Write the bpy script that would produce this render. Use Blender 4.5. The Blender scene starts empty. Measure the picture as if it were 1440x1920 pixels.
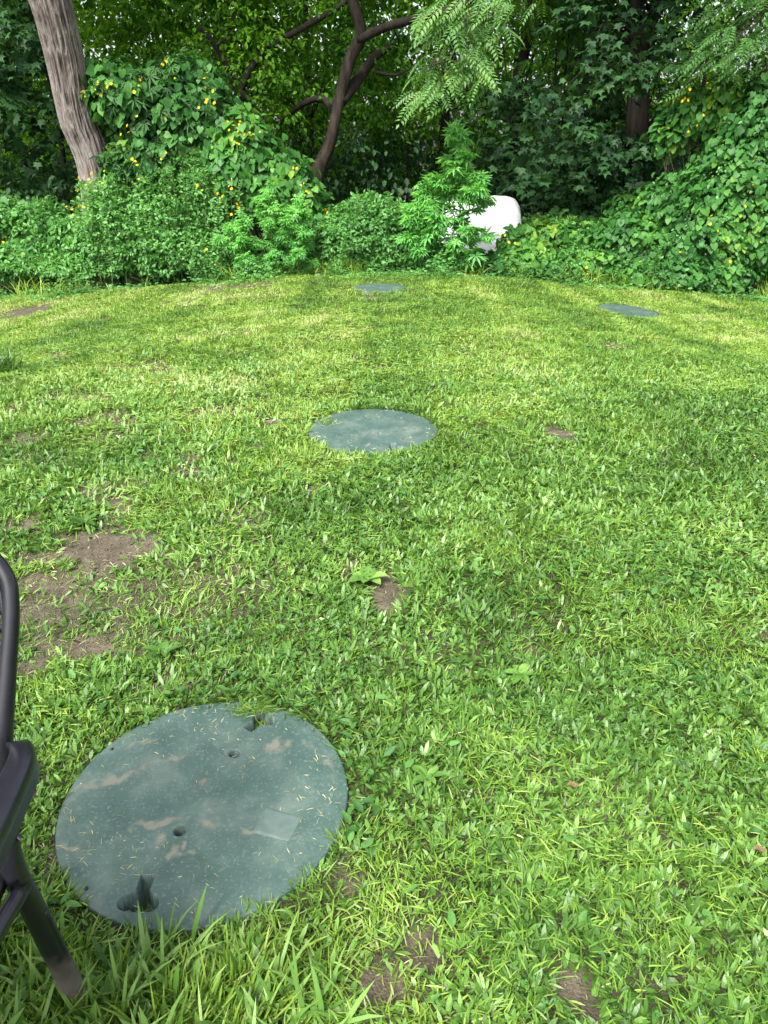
import bpy, math
import numpy as np
from mathutils import Vector

# ---------------------------------------------------------------- camera, world, sun, exposure
sc = bpy.context.scene
COL = sc.collection
R = math.radians
CAMZ, TILT, FPX = 1.36, R(24.6), 1444.0
cam = bpy.data.cameras.new('camera'); camo = bpy.data.objects.new('camera', cam); COL.objects.link(camo)
cam.sensor_fit = 'VERTICAL'; cam.sensor_height = 36.0; cam.lens = FPX / 1920 * 36
cam.clip_start = 0.02; cam.clip_end = 2000
camo.location = (0, 0, CAMZ); camo.rotation_euler = (R(90) - TILT, 0, 0)
sc.camera = camo
SUN_EL, SUN_AZ = R(50), R(205)          # azimuth clockwise from +y (north): behind the camera and a little to its left
w = bpy.data.worlds.new('World'); sc.world = w; w.use_nodes = True
nt = w.node_tree; nt.nodes.clear()
sky = nt.nodes.new('ShaderNodeTexSky'); sky.sky_type = 'NISHITA'; sky.sun_disc = False
sky.sun_elevation = SUN_EL; sky.sun_rotation = SUN_AZ; sky.air_density = 1.0; sky.dust_density = 5.0; sky.ozone_density = 1.0
hs = nt.nodes.new('ShaderNodeHueSaturation'); hs.inputs['Saturation'].default_value = 0.32
bg = nt.nodes.new('ShaderNodeBackground'); bg.inputs['Strength'].default_value = 0.125
wo = nt.nodes.new('ShaderNodeOutputWorld')
nt.links.new(sky.outputs[0], hs.inputs['Color']); nt.links.new(hs.outputs[0], bg.inputs[0]); nt.links.new(bg.outputs[0], wo.inputs[0])
sun = bpy.data.lights.new('sun', 'SUN'); sun.energy = 2.0; sun.angle = R(14); sun.color = (1.0, 0.96, 0.88)
suno = bpy.data.objects.new('sun', sun); COL.objects.link(suno)
sdir = Vector((math.sin(SUN_AZ) * math.cos(SUN_EL), math.cos(SUN_AZ) * math.cos(SUN_EL), math.sin(SUN_EL)))
suno.rotation_euler = sdir.to_track_quat('Z', 'Y').to_euler(); suno.location = (0, -5, 20)
sc.view_settings.view_transform = 'Standard'; sc.view_settings.look = 'None'
sc.view_settings.exposure = 1.8; sc.view_settings.gamma = 1
sc.cycles.max_bounces = 8; sc.cycles.transmission_bounces = 6; sc.cycles.diffuse_bounces = 4; sc.cycles.glossy_bounces = 3

rng = np.random.default_rng(7)

# ---------------------------------------------------------------- noise and helpers
def _h(ix, iy, iz, seed):
    v = (ix * 374761393 + iy * 668265263 + iz * 2147483647 + seed * 1274126177).astype(np.int64)
    v = (v ^ (v >> 13)) * 1274126177
    v = v ^ (v >> 16)
    return (v & 0xffff) / 65535.0
def noise(x, y, z=None, seed=0):
    x = np.asarray(x, float); y = np.asarray(y, float)
    z = np.zeros_like(x) if z is None else np.asarray(z, float)
    ix, iy, iz = (np.floor(a).astype(np.int64) for a in (x, y, z))
    fx, fy, fz = x - ix, y - iy, z - iz
    fx, fy, fz = (a * a * (3 - 2 * a) for a in (fx, fy, fz))
    r = 0
    for dx in (0, 1):
        for dy in (0, 1):
            for dz in (0, 1):
                r = r + _h(ix + dx, iy + dy, iz + dz, seed) * (fx if dx else 1 - fx) * (fy if dy else 1 - fy) * (fz if dz else 1 - fz)
    return r
def fbm(x, y, z=None, seed=0, o=3):
    r = 0; a = 0.5; t = 0
    for k in range(o):
        f = 2 ** k
        r = r + a * noise(np.asarray(x) * f, np.asarray(y) * f, None if z is None else np.asarray(z) * f, seed + k * 17)
        t += a; a *= .5
    return r / t
def sstep(a, b, x):
    t = np.clip((np.asarray(x, float) - a) / (b - a), 0, 1); return t * t * (3 - 2 * t)

def zbase(x, y):
    x = np.asarray(x, float); y = np.asarray(y, float)
    side = 0.4 * (1 - np.exp(-(x / 4.2) ** 2)) * sstep(3, 8, y)
    return -side - 0.18 * sstep(4.5, 11.5, y) - 0.35 * sstep(11.6, 14, y) - 0.07 * (1 - sstep(1.9, 3.2, y))
def zg(x, y):
    return zbase(x, y) + 0.035 * (fbm(x * 1.7, y * 1.7, seed=3) - .5) + 0.018 * (fbm(x * 9, y * 9, seed=4, o=2) - .5)

ct, st = math.cos(TILT), math.sin(TILT)
def ray(px, py):                        # direction per metre of forward distance y
    a = (px - 720) / FPX; b = (960 - py) / FPX
    dy = ct + b * st; return a / dy, (-st + b * ct) / dy
def P(px, py, d):
    a, b = ray(px, py); return np.array((a * d, d, CAMZ + b * d))
def G(px, py):
    a, b = ray(px, py); d = CAMZ / max(1e-3, -b)
    for _ in range(30): d = d * .5 + .5 * (CAMZ - float(zbase(a * d, d))) / -b
    return np.array((a * d, d, float(zbase(a * d, d))))

def link(name, data, parent=None):
    o = bpy.data.objects.new(name, data); COL.objects.link(o)
    if parent is not None: o.parent = parent
    return o
def tag(o, label=None, cat=None, group=None, kind=None):
    if label: o['label'] = label
    if cat: o['category'] = cat
    if group: o['group'] = group
    if kind: o['kind'] = kind
    return o
def thing(name, label, cat, loc=(0, 0, 0), group=None):
    o = link(name, None); o.location = tuple(float(v) for v in loc)
    return tag(o, label, cat, group)

def mesh(name, V, F, mat, parent=None, attrs=None, smooth=False, origin=None):
    """V (n,3) world points; F int array (m,3) or (m,4); children keep world shape: their parent's location is subtracted."""
    V = np.asarray(V, np.float32).reshape(-1, 3)
    if parent is not None: V = V - np.array(parent.location, np.float32)
    F = np.asarray(F, np.int32); k = F.shape[1]
    me = bpy.data.meshes.new(name)
    me.vertices.add(len(V)); me.vertices.foreach_set('co', V.ravel())
    me.loops.add(F.size); me.loops.foreach_set('vertex_index', F.ravel())
    me.polygons.add(len(F)); me.polygons.foreach_set('loop_start', np.arange(0, F.size, k, dtype=np.int32))
    if smooth: me.polygons.foreach_set('use_smooth', np.ones(len(F), bool))
    me.update(calc_edges=True)
    for an, av in (attrs or {}).items():
        at = me.attributes.new(an, 'FLOAT', 'POINT'); at.data.foreach_set('value', np.asarray(av, np.float32).ravel())
    me.materials.append(mat)
    return link(name, me, parent)

class Acc:                              # joins pieces of ONE part into one mesh
    def __init__(s): s.V = []; s.F = []; s.A = []; s.n = 0
    def add(s, V, F, A=None):
        V = np.asarray(V, float).reshape(-1, 3); F = np.asarray(F)
        if F.shape[1] == 3: F = np.concatenate([F, F[:, 2:3]], 1)
        s.V.append(V); s.F.append(F + s.n); s.n += len(V); s.A.append(np.zeros(len(V)) if A is None else np.broadcast_to(A, len(V)))
    def build(s, name, mat, parent=None, smooth=False):
        return mesh_mixed(name, np.concatenate(s.V), np.concatenate(s.F), mat, parent, np.concatenate(s.A), smooth)
def mesh_mixed(name, V, F, mat, parent, A, smooth):
    tri = F[:, 2] == F[:, 3]
    Q = F[~tri]; T = F[tri][:, :3]
    Vv = np.asarray(V, np.float32)
    if parent is not None: Vv = Vv - np.array(parent.location, np.float32)
    me = bpy.data.meshes.new(name)
    me.vertices.add(len(Vv)); me.vertices.foreach_set('co', Vv.ravel())
    idx = np.concatenate([Q.ravel(), T.ravel()]).astype(np.int32)
    me.loops.add(len(idx)); me.loops.foreach_set('vertex_index', idx)
    ls = np.concatenate([np.arange(0, Q.size, 4), Q.size + np.arange(0, T.size, 3)]).astype(np.int32)
    me.polygons.add(len(ls)); me.polygons.foreach_set('loop_start', ls)
    if smooth: me.polygons.foreach_set('use_smooth', np.ones(len(ls), bool))
    me.update(calc_edges=True)
    at = me.attributes.new('tint', 'FLOAT', 'POINT'); at.data.foreach_set('value', np.asarray(A, np.float32))
    me.materials.append(mat)
    return link(name, me, parent)

# ---------------------------------------------------------------- materials
def newmat(name):
    m = bpy.data.materials.new(name); m.use_nodes = True; t = m.node_tree; t.nodes.clear()
    out = t.nodes.new('ShaderNodeOutputMaterial'); return m, t, out
def ramp(t, fac, stops):
    r = t.nodes.new('ShaderNodeValToRGB'); e = r.color_ramp.elements
    while len(e) < len(stops): e.new(0.5)
    for el, (p, c) in zip(e, stops): el.position = p; el.color = (*c, 1)
    t.links.new(fac, r.inputs[0]); return r.outputs[0]
def leafmat(name, stops, trans=0.35, rough=0.5, spec=0.35, tboost=1.5):
    m, t, out = newmat(name)
    a = t.nodes.new('ShaderNodeAttribute'); a.attribute_name = 'tint'
    c = ramp(t, a.outputs['Fac'], stops)
    p = t.nodes.new('ShaderNodeBsdfPrincipled'); p.inputs['Roughness'].default_value = rough
    p.inputs['Specular IOR Level'].default_value = spec
    t.links.new(c, p.inputs['Base Color'])
    tr = t.nodes.new('ShaderNodeBsdfTranslucent')
    g = t.nodes.new('ShaderNodeMix'); g.data_type = 'RGBA'; g.blend_type = 'MULTIPLY'; g.inputs[0].default_value = 1
    t.links.new(c, g.inputs[6]); g.inputs[7].default_value = (tboost * 1.15, tboost * 1.1, tboost * .55, 1)
    t.links.new(g.outputs[2], tr.inputs['Color'])
    mx = t.nodes.new('ShaderNodeMixShader'); mx.inputs[0].default_value = trans
    t.links.new(p.outputs[0], mx.inputs[1]); t.links.new(tr.outputs[0], mx.inputs[2]); t.links.new(mx.outputs[0], out.inputs[0])
    return m
def noisemat(name, stops, scale=6, rough=.8, bump=.3, stretch=(1, 1, 1), spec=.3, detail=8, bdist=.01, attr=None):
    m, t, out = newmat(name)
    tc = t.nodes.new('ShaderNodeTexCoord'); mp = t.nodes.new('ShaderNodeMapping'); mp.inputs['Scale'].default_value = stretch
    t.links.new(tc.outputs['Object'], mp.inputs[0])
    n = t.nodes.new('ShaderNodeTexNoise'); n.inputs['Scale'].default_value = scale; n.inputs['Detail'].default_value = detail; n.inputs['Roughness'].default_value = .65
    t.links.new(mp.outputs[0], n.inputs['Vector'])
    c = ramp(t, n.outputs['Fac'], stops)
    p = t.nodes.new('ShaderNodeBsdfPrincipled'); p.inputs['Roughness'].default_value = rough; p.inputs['Specular IOR Level'].default_value = spec
    t.links.new(c, p.inputs['Base Color'])
    b = t.nodes.new('ShaderNodeBump'); b.inputs['Strength'].default_value = bump; b.inputs['Distance'].default_value = bdist
    t.links.new(n.outputs['Fac'], b.inputs['Height']); t.links.new(b.outputs[0], p.inputs['Normal'])
    t.links.new(p.outputs[0], out.inputs[0])
    m['_'] = 0
    return m

M = {}
# grass tint: 0 dark green .. .5 mid .. .8 yellow green .. 1 straw
M['grass'] = leafmat('grass_blades', [(0, (.035, .085, .012)), (.3, (.075, .165, .02)), (.55, (.14, .25, .028)), (.75, (.20, .31, .045)), (.9, (.25, .335, .10)), (1, (.38, .36, .18))], .22, .45, .35)
M['broad'] = leafmat('broad_grass', [(0, (.035, .09, .014)), (.5, (.085, .19, .03)), (1, (.19, .32, .08))], .2, .42, .35)
M['clover'] = leafmat('clover_leaf', [(0, (.035, .11, .025)), (1, (.09, .22, .05))], .3, .5, .3)
M['clip'] = leafmat('dry_clippings', [(0, (.13, .17, .05)), (.6, (.32, .34, .13)), (1, (.5, .44, .28))], .1, .7, .2)
M['smallleaf'] = leafmat('shrub_leaf', [(0, (.035, .12, .025)), (.5, (.075, .22, .05)), (1, (.15, .34, .09))], .35, .5, .4)
M['heart'] = leafmat('vine_leaf', [(0, (.02, .085, .018)), (.5, (.045, .155, .03)), (.85, (.09, .24, .04)), (1, (.18, .32, .04))], .35, .5, .25)
M['hemp'] = leafmat('weed_leaf', [(0, (.07, .22, .06)), (.5, (.12, .36, .09)), (1, (.22, .50, .12))], .4, .5, .4)
M['dark'] = leafmat('dark_tree_leaf', [(0, (.009, .033, .014)), (.5, (.023, .068, .023)), (1, (.052, .14, .036))], .35, .55, .22)
M['wood'] = leafmat('woodland_leaf', [(0, (.014, .052, .007)), (.5, (.042, .125, .012)), (1, (.13, .29, .02))], .55, .6, .12)
M['farleaf'] = leafmat('far_leaf', [(0, (.05, .13, .015)), (.5, (.10, .24, .02)), (1, (.22, .40, .05))], .5, .7, .05)
M['pinnate'] = leafmat('walnut_leaf', [(0, (.045, .13, .03)), (.6, (.09, .21, .05)), (1, (.16, .28, .06))], .4, .5, .4)
M['yellow'] = leafmat('yellow_petal', [(0, (.62, .36, .01)), (1, (.70, .58, .02))], .3, .5, .2, 1.0)
M['stem'] = noisemat('green_stem', [(.3, (.05, .09, .03)), (.7, (.10, .15, .05))], 20)
M['twig'] = noisemat('brown_twig', [(.3, (.03, .022, .016)), (.7, (.07, .055, .04))], 20)
M['darkbark'] = noisemat('dark_bark', [(.3, (.004, .0035, .003)), (.7, (.026, .021, .017))], 9, .9, .7, (1, 1, .25), .15, bdist=.03)
M['brownbark'] = noisemat('brown_bark', [(.35, (.006, .005, .004)), (.7, (.042, .032, .024))], 9, .9, .7, (1, 1, .25), .15, bdist=.03)
M['redbark'] = noisemat('red_bark', [(.3, (.07, .045, .035)), (.7, (.2, .13, .1))], 8, .9, .7, (1, 1, .3), .15, bdist=.03)
M['crumb'] = noisemat('soil_crumb', [(.35, (.035, .025, .017)), (.55, (.10, .08, .055)), (.72, (.24, .21, .17))], 60, .9, .2)
M['deadleaf'] = noisemat('dead_leaf', [(.3, (.07, .04, .02)), (.7, (.22, .15, .08))], 60)

def bark_grey():
    m, t, out = newmat('grey_furrowed_bark')
    a = t.nodes.new('ShaderNodeAttribute'); a.attribute_name = 'tint'
    tc = t.nodes.new('ShaderNodeTexCoord'); mp = t.nodes.new('ShaderNodeMapping'); mp.inputs['Scale'].default_value = (1, 1, .26)
    t.links.new(tc.outputs['Object'], mp.inputs[0])
    n = t.nodes.new('ShaderNodeTexNoise'); n.inputs['Scale'].default_value = 34; n.inputs['Detail'].default_value = 7; t.links.new(mp.outputs[0], n.inputs['Vector'])
    n2 = t.nodes.new('ShaderNodeTexNoise'); n2.inputs['Scale'].default_value = 2.2; n2.inputs['Detail'].default_value = 4; t.links.new(tc.outputs['Object'], n2.inputs['Vector'])
    ad = t.nodes.new('ShaderNodeMath'); ad.operation = 'MULTIPLY_ADD'; ad.inputs[1].default_value = .55
    t.links.new(n.outputs['Fac'], ad.inputs[0]); t.links.new(a.outputs['Fac'], ad.inputs[2])
    c = ramp(t, ad.outputs[0], [(.2, (.012, .009, .008)), (.45, (.07, .056, .05)), (.75, (.17, .145, .135)), (1, (.26, .24, .22))])
    g = t.nodes.new('ShaderNodeMix'); g.data_type = 'RGBA'; g.blend_type = 'MULTIPLY'; g.inputs[0].default_value = .8
    c2 = ramp(t, n2.outputs['Fac'], [(.3, (.68, .66, .64)), (.7, (1.0, 1.02, 1.04))])
    t.links.new(c, g.inputs[6]); t.links.new(c2, g.inputs[7])
    p = t.nodes.new('ShaderNodeBsdfPrincipled'); p.inputs['Roughness'].default_value = .9; p.inputs['Specular IOR Level'].default_value = .15
    b = t.nodes.new('ShaderNodeBump'); b.inputs['Strength'].default_value = .8; b.inputs['Distance'].default_value = .02
    t.links.new(n.outputs['Fac'], b.inputs['Height']); t.links.new(b.outputs[0], p.inputs['Normal'])
    t.links.new(g.outputs[2], p.inputs['Base Color']); t.links.new(p.outputs[0], out.inputs[0]); return m
M['greybark'] = bark_grey()

def soilmat():
    m, t, out = newmat('soil_and_thatch')
    tc = t.nodes.new('ShaderNodeTexCoord')
    n = t.nodes.new('ShaderNodeTexNoise'); n.inputs['Scale'].default_value = 14; n.inputs['Detail'].default_value = 10; n.inputs['Roughness'].default_value = .75
    t.links.new(tc.outputs['Object'], n.inputs['Vector'])
    n2 = t.nodes.new('ShaderNodeTexNoise'); n2.inputs['Scale'].default_value = 150; n2.inputs['Detail'].default_value = 4
    t.links.new(tc.outputs['Object'], n2.inputs['Vector'])
    v = t.nodes.new('ShaderNodeTexVoronoi'); v.inputs['Scale'].default_value = 90; t.links.new(tc.outputs['Object'], v.inputs['Vector'])
    c = ramp(t, n.outputs['Fac'], [(.3, (.042, .036, .024)), (.5, (.088, .075, .051)), (.7, (.15, .13, .092))])
    c2 = ramp(t, v.outputs['Distance'], [(.0, (1.7, 1.6, 1.5)), (.18, (1, 1, 1)), (.6, (.75, .75, .75))])
    g = t.nodes.new('ShaderNodeMix'); g.data_type = 'RGBA'; g.blend_type = 'MULTIPLY'; g.inputs[0].default_value = .7
    t.links.new(c, g.inputs[6]); t.links.new(c2, g.inputs[7])
    a = t.nodes.new('ShaderNodeAttribute'); a.attribute_name = 'tint'
    mx = t.nodes.new('ShaderNodeMix'); mx.data_type = 'RGBA'
    th = ramp(t, n2.outputs['Fac'], [(.3, (.008, .013, .004)), (.7, (.045, .05, .018))])
    t.links.new(a.outputs['Fac'], mx.inputs[0]); t.links.new(th, mx.inputs[6]); t.links.new(g.outputs[2], mx.inputs[7])
    p = t.nodes.new('ShaderNodeBsdfPrincipled'); p.inputs['Roughness'].default_value = .85; p.inputs['Specular IOR Level'].default_value = .25
    ad = t.nodes.new('ShaderNodeMath'); ad.operation = 'ADD'; t.links.new(n.outputs['Fac'], ad.inputs[0]); t.links.new(n2.outputs['Fac'], ad.inputs[1])
    b = t.nodes.new('ShaderNodeBump'); b.inputs['Strength'].default_value = .7; b.inputs['Distance'].default_value = .012
    t.links.new(ad.outputs[0], b.inputs['Height']); t.links.new(b.outputs[0], p.inputs['Normal'])
    t.links.new(mx.outputs[2], p.inputs['Base Color']); t.links.new(p.outputs[0], out.inputs[0]); return m
M['soil'] = soilmat()

def lidmat():
    m, t, out = newmat('green_lid_plastic')
    tc = t.nodes.new('ShaderNodeTexCoord')
    def N(s, d=6, r=.6):
        n = t.nodes.new('ShaderNodeTexNoise'); n.inputs['Scale'].default_value = s; n.inputs['Detail'].default_value = d; n.inputs['Roughness'].default_value = r
        t.links.new(tc.outputs['Object'], n.inputs['Vector']); return n.outputs['Fac']
    base = ramp(t, N(7), [(.3, (.024, .056, .046)), (.5, (.044, .082, .070)), (.72, (.095, .132, .112))])
    speck = ramp(t, N(120, 3), [(.55, (0, 0, 0)), (.72, (1, 1, 1))])
    a = t.nodes.new('ShaderNodeAttribute'); a.attribute_name = 'tint'
    mx0 = t.nodes.new('ShaderNodeMix'); mx0.data_type = 'RGBA'; mu = t.nodes.new('ShaderNodeMath'); mu.operation = 'MULTIPLY'; mu.inputs[1].default_value = .45
    t.links.new(speck, mu.inputs[0]); t.links.new(mu.outputs[0], mx0.inputs[0]); t.links.new(base, mx0.inputs[6]); mx0.inputs[7].default_value = (.17, .21, .18, 1)
    # dried mud: attribute mask broken up by fine noise
    ad = t.nodes.new('ShaderNodeMath'); ad.operation = 'MULTIPLY_ADD'; ad.inputs[1].default_value = .9; ad.inputs[2].default_value = -.45
    t.links.new(N(28, 8, .7), ad.inputs[0])
    ad2 = t.nodes.new('ShaderNodeMath'); ad2.operation = 'ADD'; t.links.new(ad.outputs[0], ad2.inputs[0]); t.links.new(a.outputs['Fac'], ad2.inputs[1])
    mk = ramp(t, ad2.outputs[0], [(.25, (0, 0, 0)), (.5, (.22, .22, .22)), (.85, (.75, .75, .75))])
    mx = t.nodes.new('ShaderNodeMix'); mx.data_type = 'RGBA'
    t.links.new(mk, mx.inputs[0]); t.links.new(mx0.outputs[2], mx.inputs[6]); mx.inputs[7].default_value = (.165, .155, .12, 1)
    # scratches
    wv = t.nodes.new('ShaderNodeTexNoise'); mp = t.nodes.new('ShaderNodeMapping'); mp.inputs['Scale'].default_value = (3, 90, 1); mp.inputs['Rotation'].default_value = (0, 0, .5)
    t.links.new(tc.outputs['Object'], mp.inputs[0]); t.links.new(mp.outputs[0], wv.inputs['Vector']); wv.inputs['Scale'].default_value = 1.5; wv.inputs['Detail'].default_value = 3
    sk = ramp(t, wv.outputs['Fac'], [(.64, (0, 0, 0)), (.78, (.10, .10, .10))])
    mx2 = t.nodes.new('ShaderNodeMix'); mx2.data_type = 'RGBA'; t.links.new(sk, mx2.inputs[0]); t.links.new(mx.outputs[2], mx2.inputs[6]); mx2.inputs[7].default_value = (.3, .34, .32, 1)
    p = t.nodes.new('ShaderNodeBsdfPrincipled'); p.inputs['Roughness'].default_value = .55; p.inputs['Specular IOR Level'].default_value = .5
    b = t.nodes.new('ShaderNodeBump'); b.inputs['Strength'].default_value = .25; b.inputs['Distance'].default_value = .003
    t.links.new(N(200, 4), b.inputs['Height']); t.links.new(b.outputs[0], p.inputs['Normal'])
    t.links.new(mx2.outputs[2], p.inputs['Base Color']); t.links.new(p.outputs[0], out.inputs[0]); return m
M['lid'] = lidmat()
M['scuff'] = noisemat('grey_film_fold', [(.3, (.16, .17, .18)), (.7, (.34, .35, .36))], 30, .6, .1)
M['plate'] = noisemat('worn_label_plate', [(.3, (.065, .105, .092)), (.7, (.105, .142, .128))], 30, .55, .05, spec=.4, bdist=.002)
M['bale'] = noisemat('white_wrap_film', [(.25, (.50, .52, .54)), (.7, (.62, .63, .65))], 5, .4, .5, (1, 3, 3), .5, 6, .02)
def chairmat(name, mud):
    m, t, out = newmat(name)
    tc = t.nodes.new('ShaderNodeTexCoord')
    n = t.nodes.new('ShaderNodeTexNoise'); n.inputs['Scale'].default_value = 30; n.inputs['Detail'].default_value = 6; t.links.new(tc.outputs['Object'], n.inputs['Vector'])
    c = ramp(t, n.outputs['Fac'], [(.35, (.006, .0063, .010)), (.7, (.010, .0105, .015))])
    p = t.nodes.new('ShaderNodeBsdfPrincipled'); p.inputs['Roughness'].default_value = .30; p.inputs['Specular IOR Level'].default_value = .5
    if mud:
        g = t.nodes.new('ShaderNodeSeparateXYZ'); t.links.new(tc.outputs['Object'], g.inputs[0])
        ad = t.nodes.new('ShaderNodeMath'); ad.operation = 'MULTIPLY_ADD'; ad.inputs[1].default_value = .22; t.links.new(n.outputs['Fac'], ad.inputs[0]); t.links.new(g.outputs['Z'], ad.inputs[2])
        k = ramp(t, ad.outputs[0], [(.14, (1, 1, 1)), (.34, (0, 0, 0))])
        mx = t.nodes.new('ShaderNodeMix'); mx.data_type = 'RGBA'; t.links.new(k, mx.inputs[0]); t.links.new(c, mx.inputs[6]); mx.inputs[7].default_value = (.15, .13, .105, 1); c = mx.outputs[2]
        rr = ramp(t, k, [(0, (.4, .4, .4)), (1, (.9, .9, .9))]); t.links.new(rr, p.inputs['Roughness'])
    t.links.new(c, p.inputs['Base Color']); t.links.new(p.outputs[0], out.inputs[0]); return m
M['chair'] = chairmat('dark_resin', False); M['chairleg'] = chairmat('dark_resin_muddy', True)

# ---------------------------------------------------------------- leaf templates (x side, y along, z up), triangles
def fan(pts): return np.array(pts, float), np.array([(0, i, i + 1) for i in range(1, len(pts) - 1)])
T_OV = (np.array([(0, 0, 0), (-.27, .3, .06), (-.22, .68, .05), (0, 1, -.06), (.22, .68, .05), (.27, .3, .06)]), np.array([(0, 3, 2), (0, 2, 1), (0, 4, 3), (0, 5, 4)]))
T_HEART = (np.array([(0, 0, 0), (-.28, -.2, -.02), (-.52, .08, .02), (-.40, .55, .06), (0, 1, -.12), (.40, .55, .06), (.52, .08, .02), (.28, -.2, -.02)]),
           np.array([(0, 2, 1), (0, 3, 2), (0, 4, 3), (0, 5, 4), (0, 6, 5), (0, 7, 6)]))
_mp = [(0, 0, 0), (.18, -.12, 0), (.62, .02, -.05), (.42, .22, .03), (.66, .5, -.06), (.28, .52, .04), (.14, .66, .03), (0, 1.05, -.1),
       (-.14, .66, .03), (-.28, .52, .04), (-.66, .5, -.06), (-.42, .22, .03), (-.62, .02, -.05), (-.18, -.12, 0)]
T_MAPLE = fan(_mp)
def palmate(n=7, spread=125, droop=.25):
    V = []; F = []
    for k in range(n):
        t = (k / (n - 1) - .5) * 2; a = math.radians(spread) * t; L = 1 - .45 * abs(t) ** 1.5; wd = .1
        d = np.array((math.sin(a), math.cos(a), 0)); s = np.array((math.cos(a), -math.sin(a), 0)); b = len(V)
        V += [d * .03, d * L * .5 + s * wd + (0, 0, .03), d * L - (0, 0, droop * L), d * L * .5 - s * wd + (0, 0, .03)]
        F += [(b, b + 1, b + 2), (b, b + 2, b + 3)]
    return np.array(V), np.array(F)
T_PALM = palmate()
def pinnate(n=8, droop=.35, ll=.27, lw=.045):
    V = []; F = []
    for k in range(n):
        y = .12 + .88 * k / (n - 1); z = -droop * y * y; y2 = y * (1 - .12 * y)
        for s in ((-1, 1) if k < n - 1 else (0,)):
            L = ll * (1 - .5 * abs(k / (n - 1) - .42)); b = len(V)
            o = np.array((0, y2, z)); d = np.array((s * .86, .5, -.18)); d /= np.linalg.norm(d)
            if s == 0: d = np.array((0, .9, -.45))
            q = np.cross(d, (0, 0, 1)); q /= np.linalg.norm(q)
            V += [o + d * .02, o + d * L * .45 + q * lw, o + d * L + (0, 0, -.03), o + d * L * .45 - q * lw]; F += [(b, b + 1, b + 2), (b, b + 2, b + 3)]
    b = len(V)
    V += [(-.008, 0, 0), (.008, 0, 0), (.006, .5, -droop * .25), (-.006, .5, -droop * .25), (0, .88, -droop)]
    F += [(b, b + 1, b + 2), (b, b + 2, b + 3), (b + 3, b + 2, b + 4)]
    return np.array(V), np.array(F)
T_PIN = pinnate()
def trefoil():
    V = [(0, 0, 0)]; F = []
    for k in range(3):
        a0 = k * 2.094; b = len(V)
        for da, r in ((-.8, .55), (-.45, .95), (0, .88), (.45, .95), (.8, .55)):
            V.append((math.sin(a0 + da) * r * .6, math.cos(a0 + da) * r * .6, .12 * r))
        F += [(0, b + i, b + i + 1) for i in range(4)]
    return np.array(V), np.array(F)
T_TRE = trefoil()
_a = [k * 2 * math.pi / 5 for k in range(5)]
T_FLOWER = (np.array([(0, 0, 0)] + [q for a in _a for q in ((math.cos(a - .45) * .8, math.sin(a - .45) * .8, .25), (math.cos(a + .45) * .8, math.sin(a + .45) * .8, .25))]),
            np.array([(0, 1 + 2 * k, 2 + 2 * k) for k in range(5)]))

def norm(v): return v / np.maximum(np.linalg.norm(v, axis=-1, keepdims=True), 1e-9)
def leaves(tpl, pos, dirv, nrm, size, tint, wid=1.0):
    TV, TF = tpl; n = len(pos)
    y = norm(dirv); x = norm(np.cross(y, nrm)); z = np.cross(x, y)
    size = np.broadcast_to(size, n)[:, None, None]; wv = np.broadcast_to(wid, n)[:, None, None]
    V = pos[:, None, :] + size * (TV[None, :, 0:1] * x[:, None, :] * wv + TV[None, :, 1:2] * y[:, None, :] + TV[None, :, 2:3] * z[:, None, :])
    F = TF[None] + (np.arange(n) * len(TV))[:, None, None]
    return V.reshape(-1, 3), F.reshape(-1, 3), np.repeat(np.broadcast_to(tint, n), len(TV))
def rand_dir(n):
    v = rng.normal(size=(n, 3)); return norm(v)
def jitter_n(nr, amt): return norm(nr + rng.normal(size=nr.shape) * amt)

def shell_points(ells, n, depth=.25, lump=.18, seed=0, front=.25):
    """points in the outer shell of a union of ellipsoids, with outward normals; front: share kept on the far side"""
    area = np.array([(r[0] * r[1] + r[1] * r[2] + r[0] * r[2]) for c, r in ells]); area /= area.sum()
    out_p = []; out_n = []
    C = np.array([c for c, r in ells], float); RR = np.array([r for c, r in ells], float)
    need = n; guard = 0
    while need > 0 and guard < 40:
        guard += 1; m = int(need * 2.2) + 50
        k = rng.choice(len(ells), m, p=area); u = rand_dir(m)
        lum = 1 + lump * 2 * (fbm(u[:, 0] * 3 + k * 9, u[:, 1] * 3, u[:, 2] * 3, seed) - .5) + lump * (noise(u[:, 0] * 9 + k, u[:, 1] * 9, u[:, 2] * 9, seed + 5) - .5)
        rad = lum * (1 - depth * rng.random(m) ** 1.6)
        p = C[k] + u * RR[k] * rad[:, None]; nn = norm(u / RR[k])
        ok = p[:, 2] > zbase(p[:, 0], p[:, 1]) + .01
        ok &= (u[:, 1] < .3) | (rng.random(m) < front)
        for j in range(len(ells)):
            q = (((p - C[j]) / RR[j]) ** 2).sum(1); ok &= ~((q < .55) & (k != j))
        out_p.append(p[ok]); out_n.append(nn[ok]); need -= ok.sum()
    return np.concatenate(out_p)[:n], np.concatenate(out_n)[:n]

def shell_foliage(tpl, ells, n, size, depth=.25, lump=.18, seed=0, tmix=.5, hang=.8, front=.25, wid=1.0, jit=.5, up=.5):
    p, nn = shell_points(ells, n, depth, lump, seed, front); n = len(p)
    nr = jitter_n(nn + np.array((0, 0, up)), jit)
    d = np.array((0, 0, -hang)) + nn * .5 + rng.normal(size=(n, 3)) * .45
    tint = np.clip(tmix + (fbm(p[:, 0] * 2.5, p[:, 1] * 2.5, p[:, 2] * 2.5, seed + 3) - .5) * 1.1 + rng.normal(size=n) * .18, 0, 1)
    return leaves(tpl, p, d, nr, size * rng.uniform(.45, 1.4, n), tint, wid)

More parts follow.
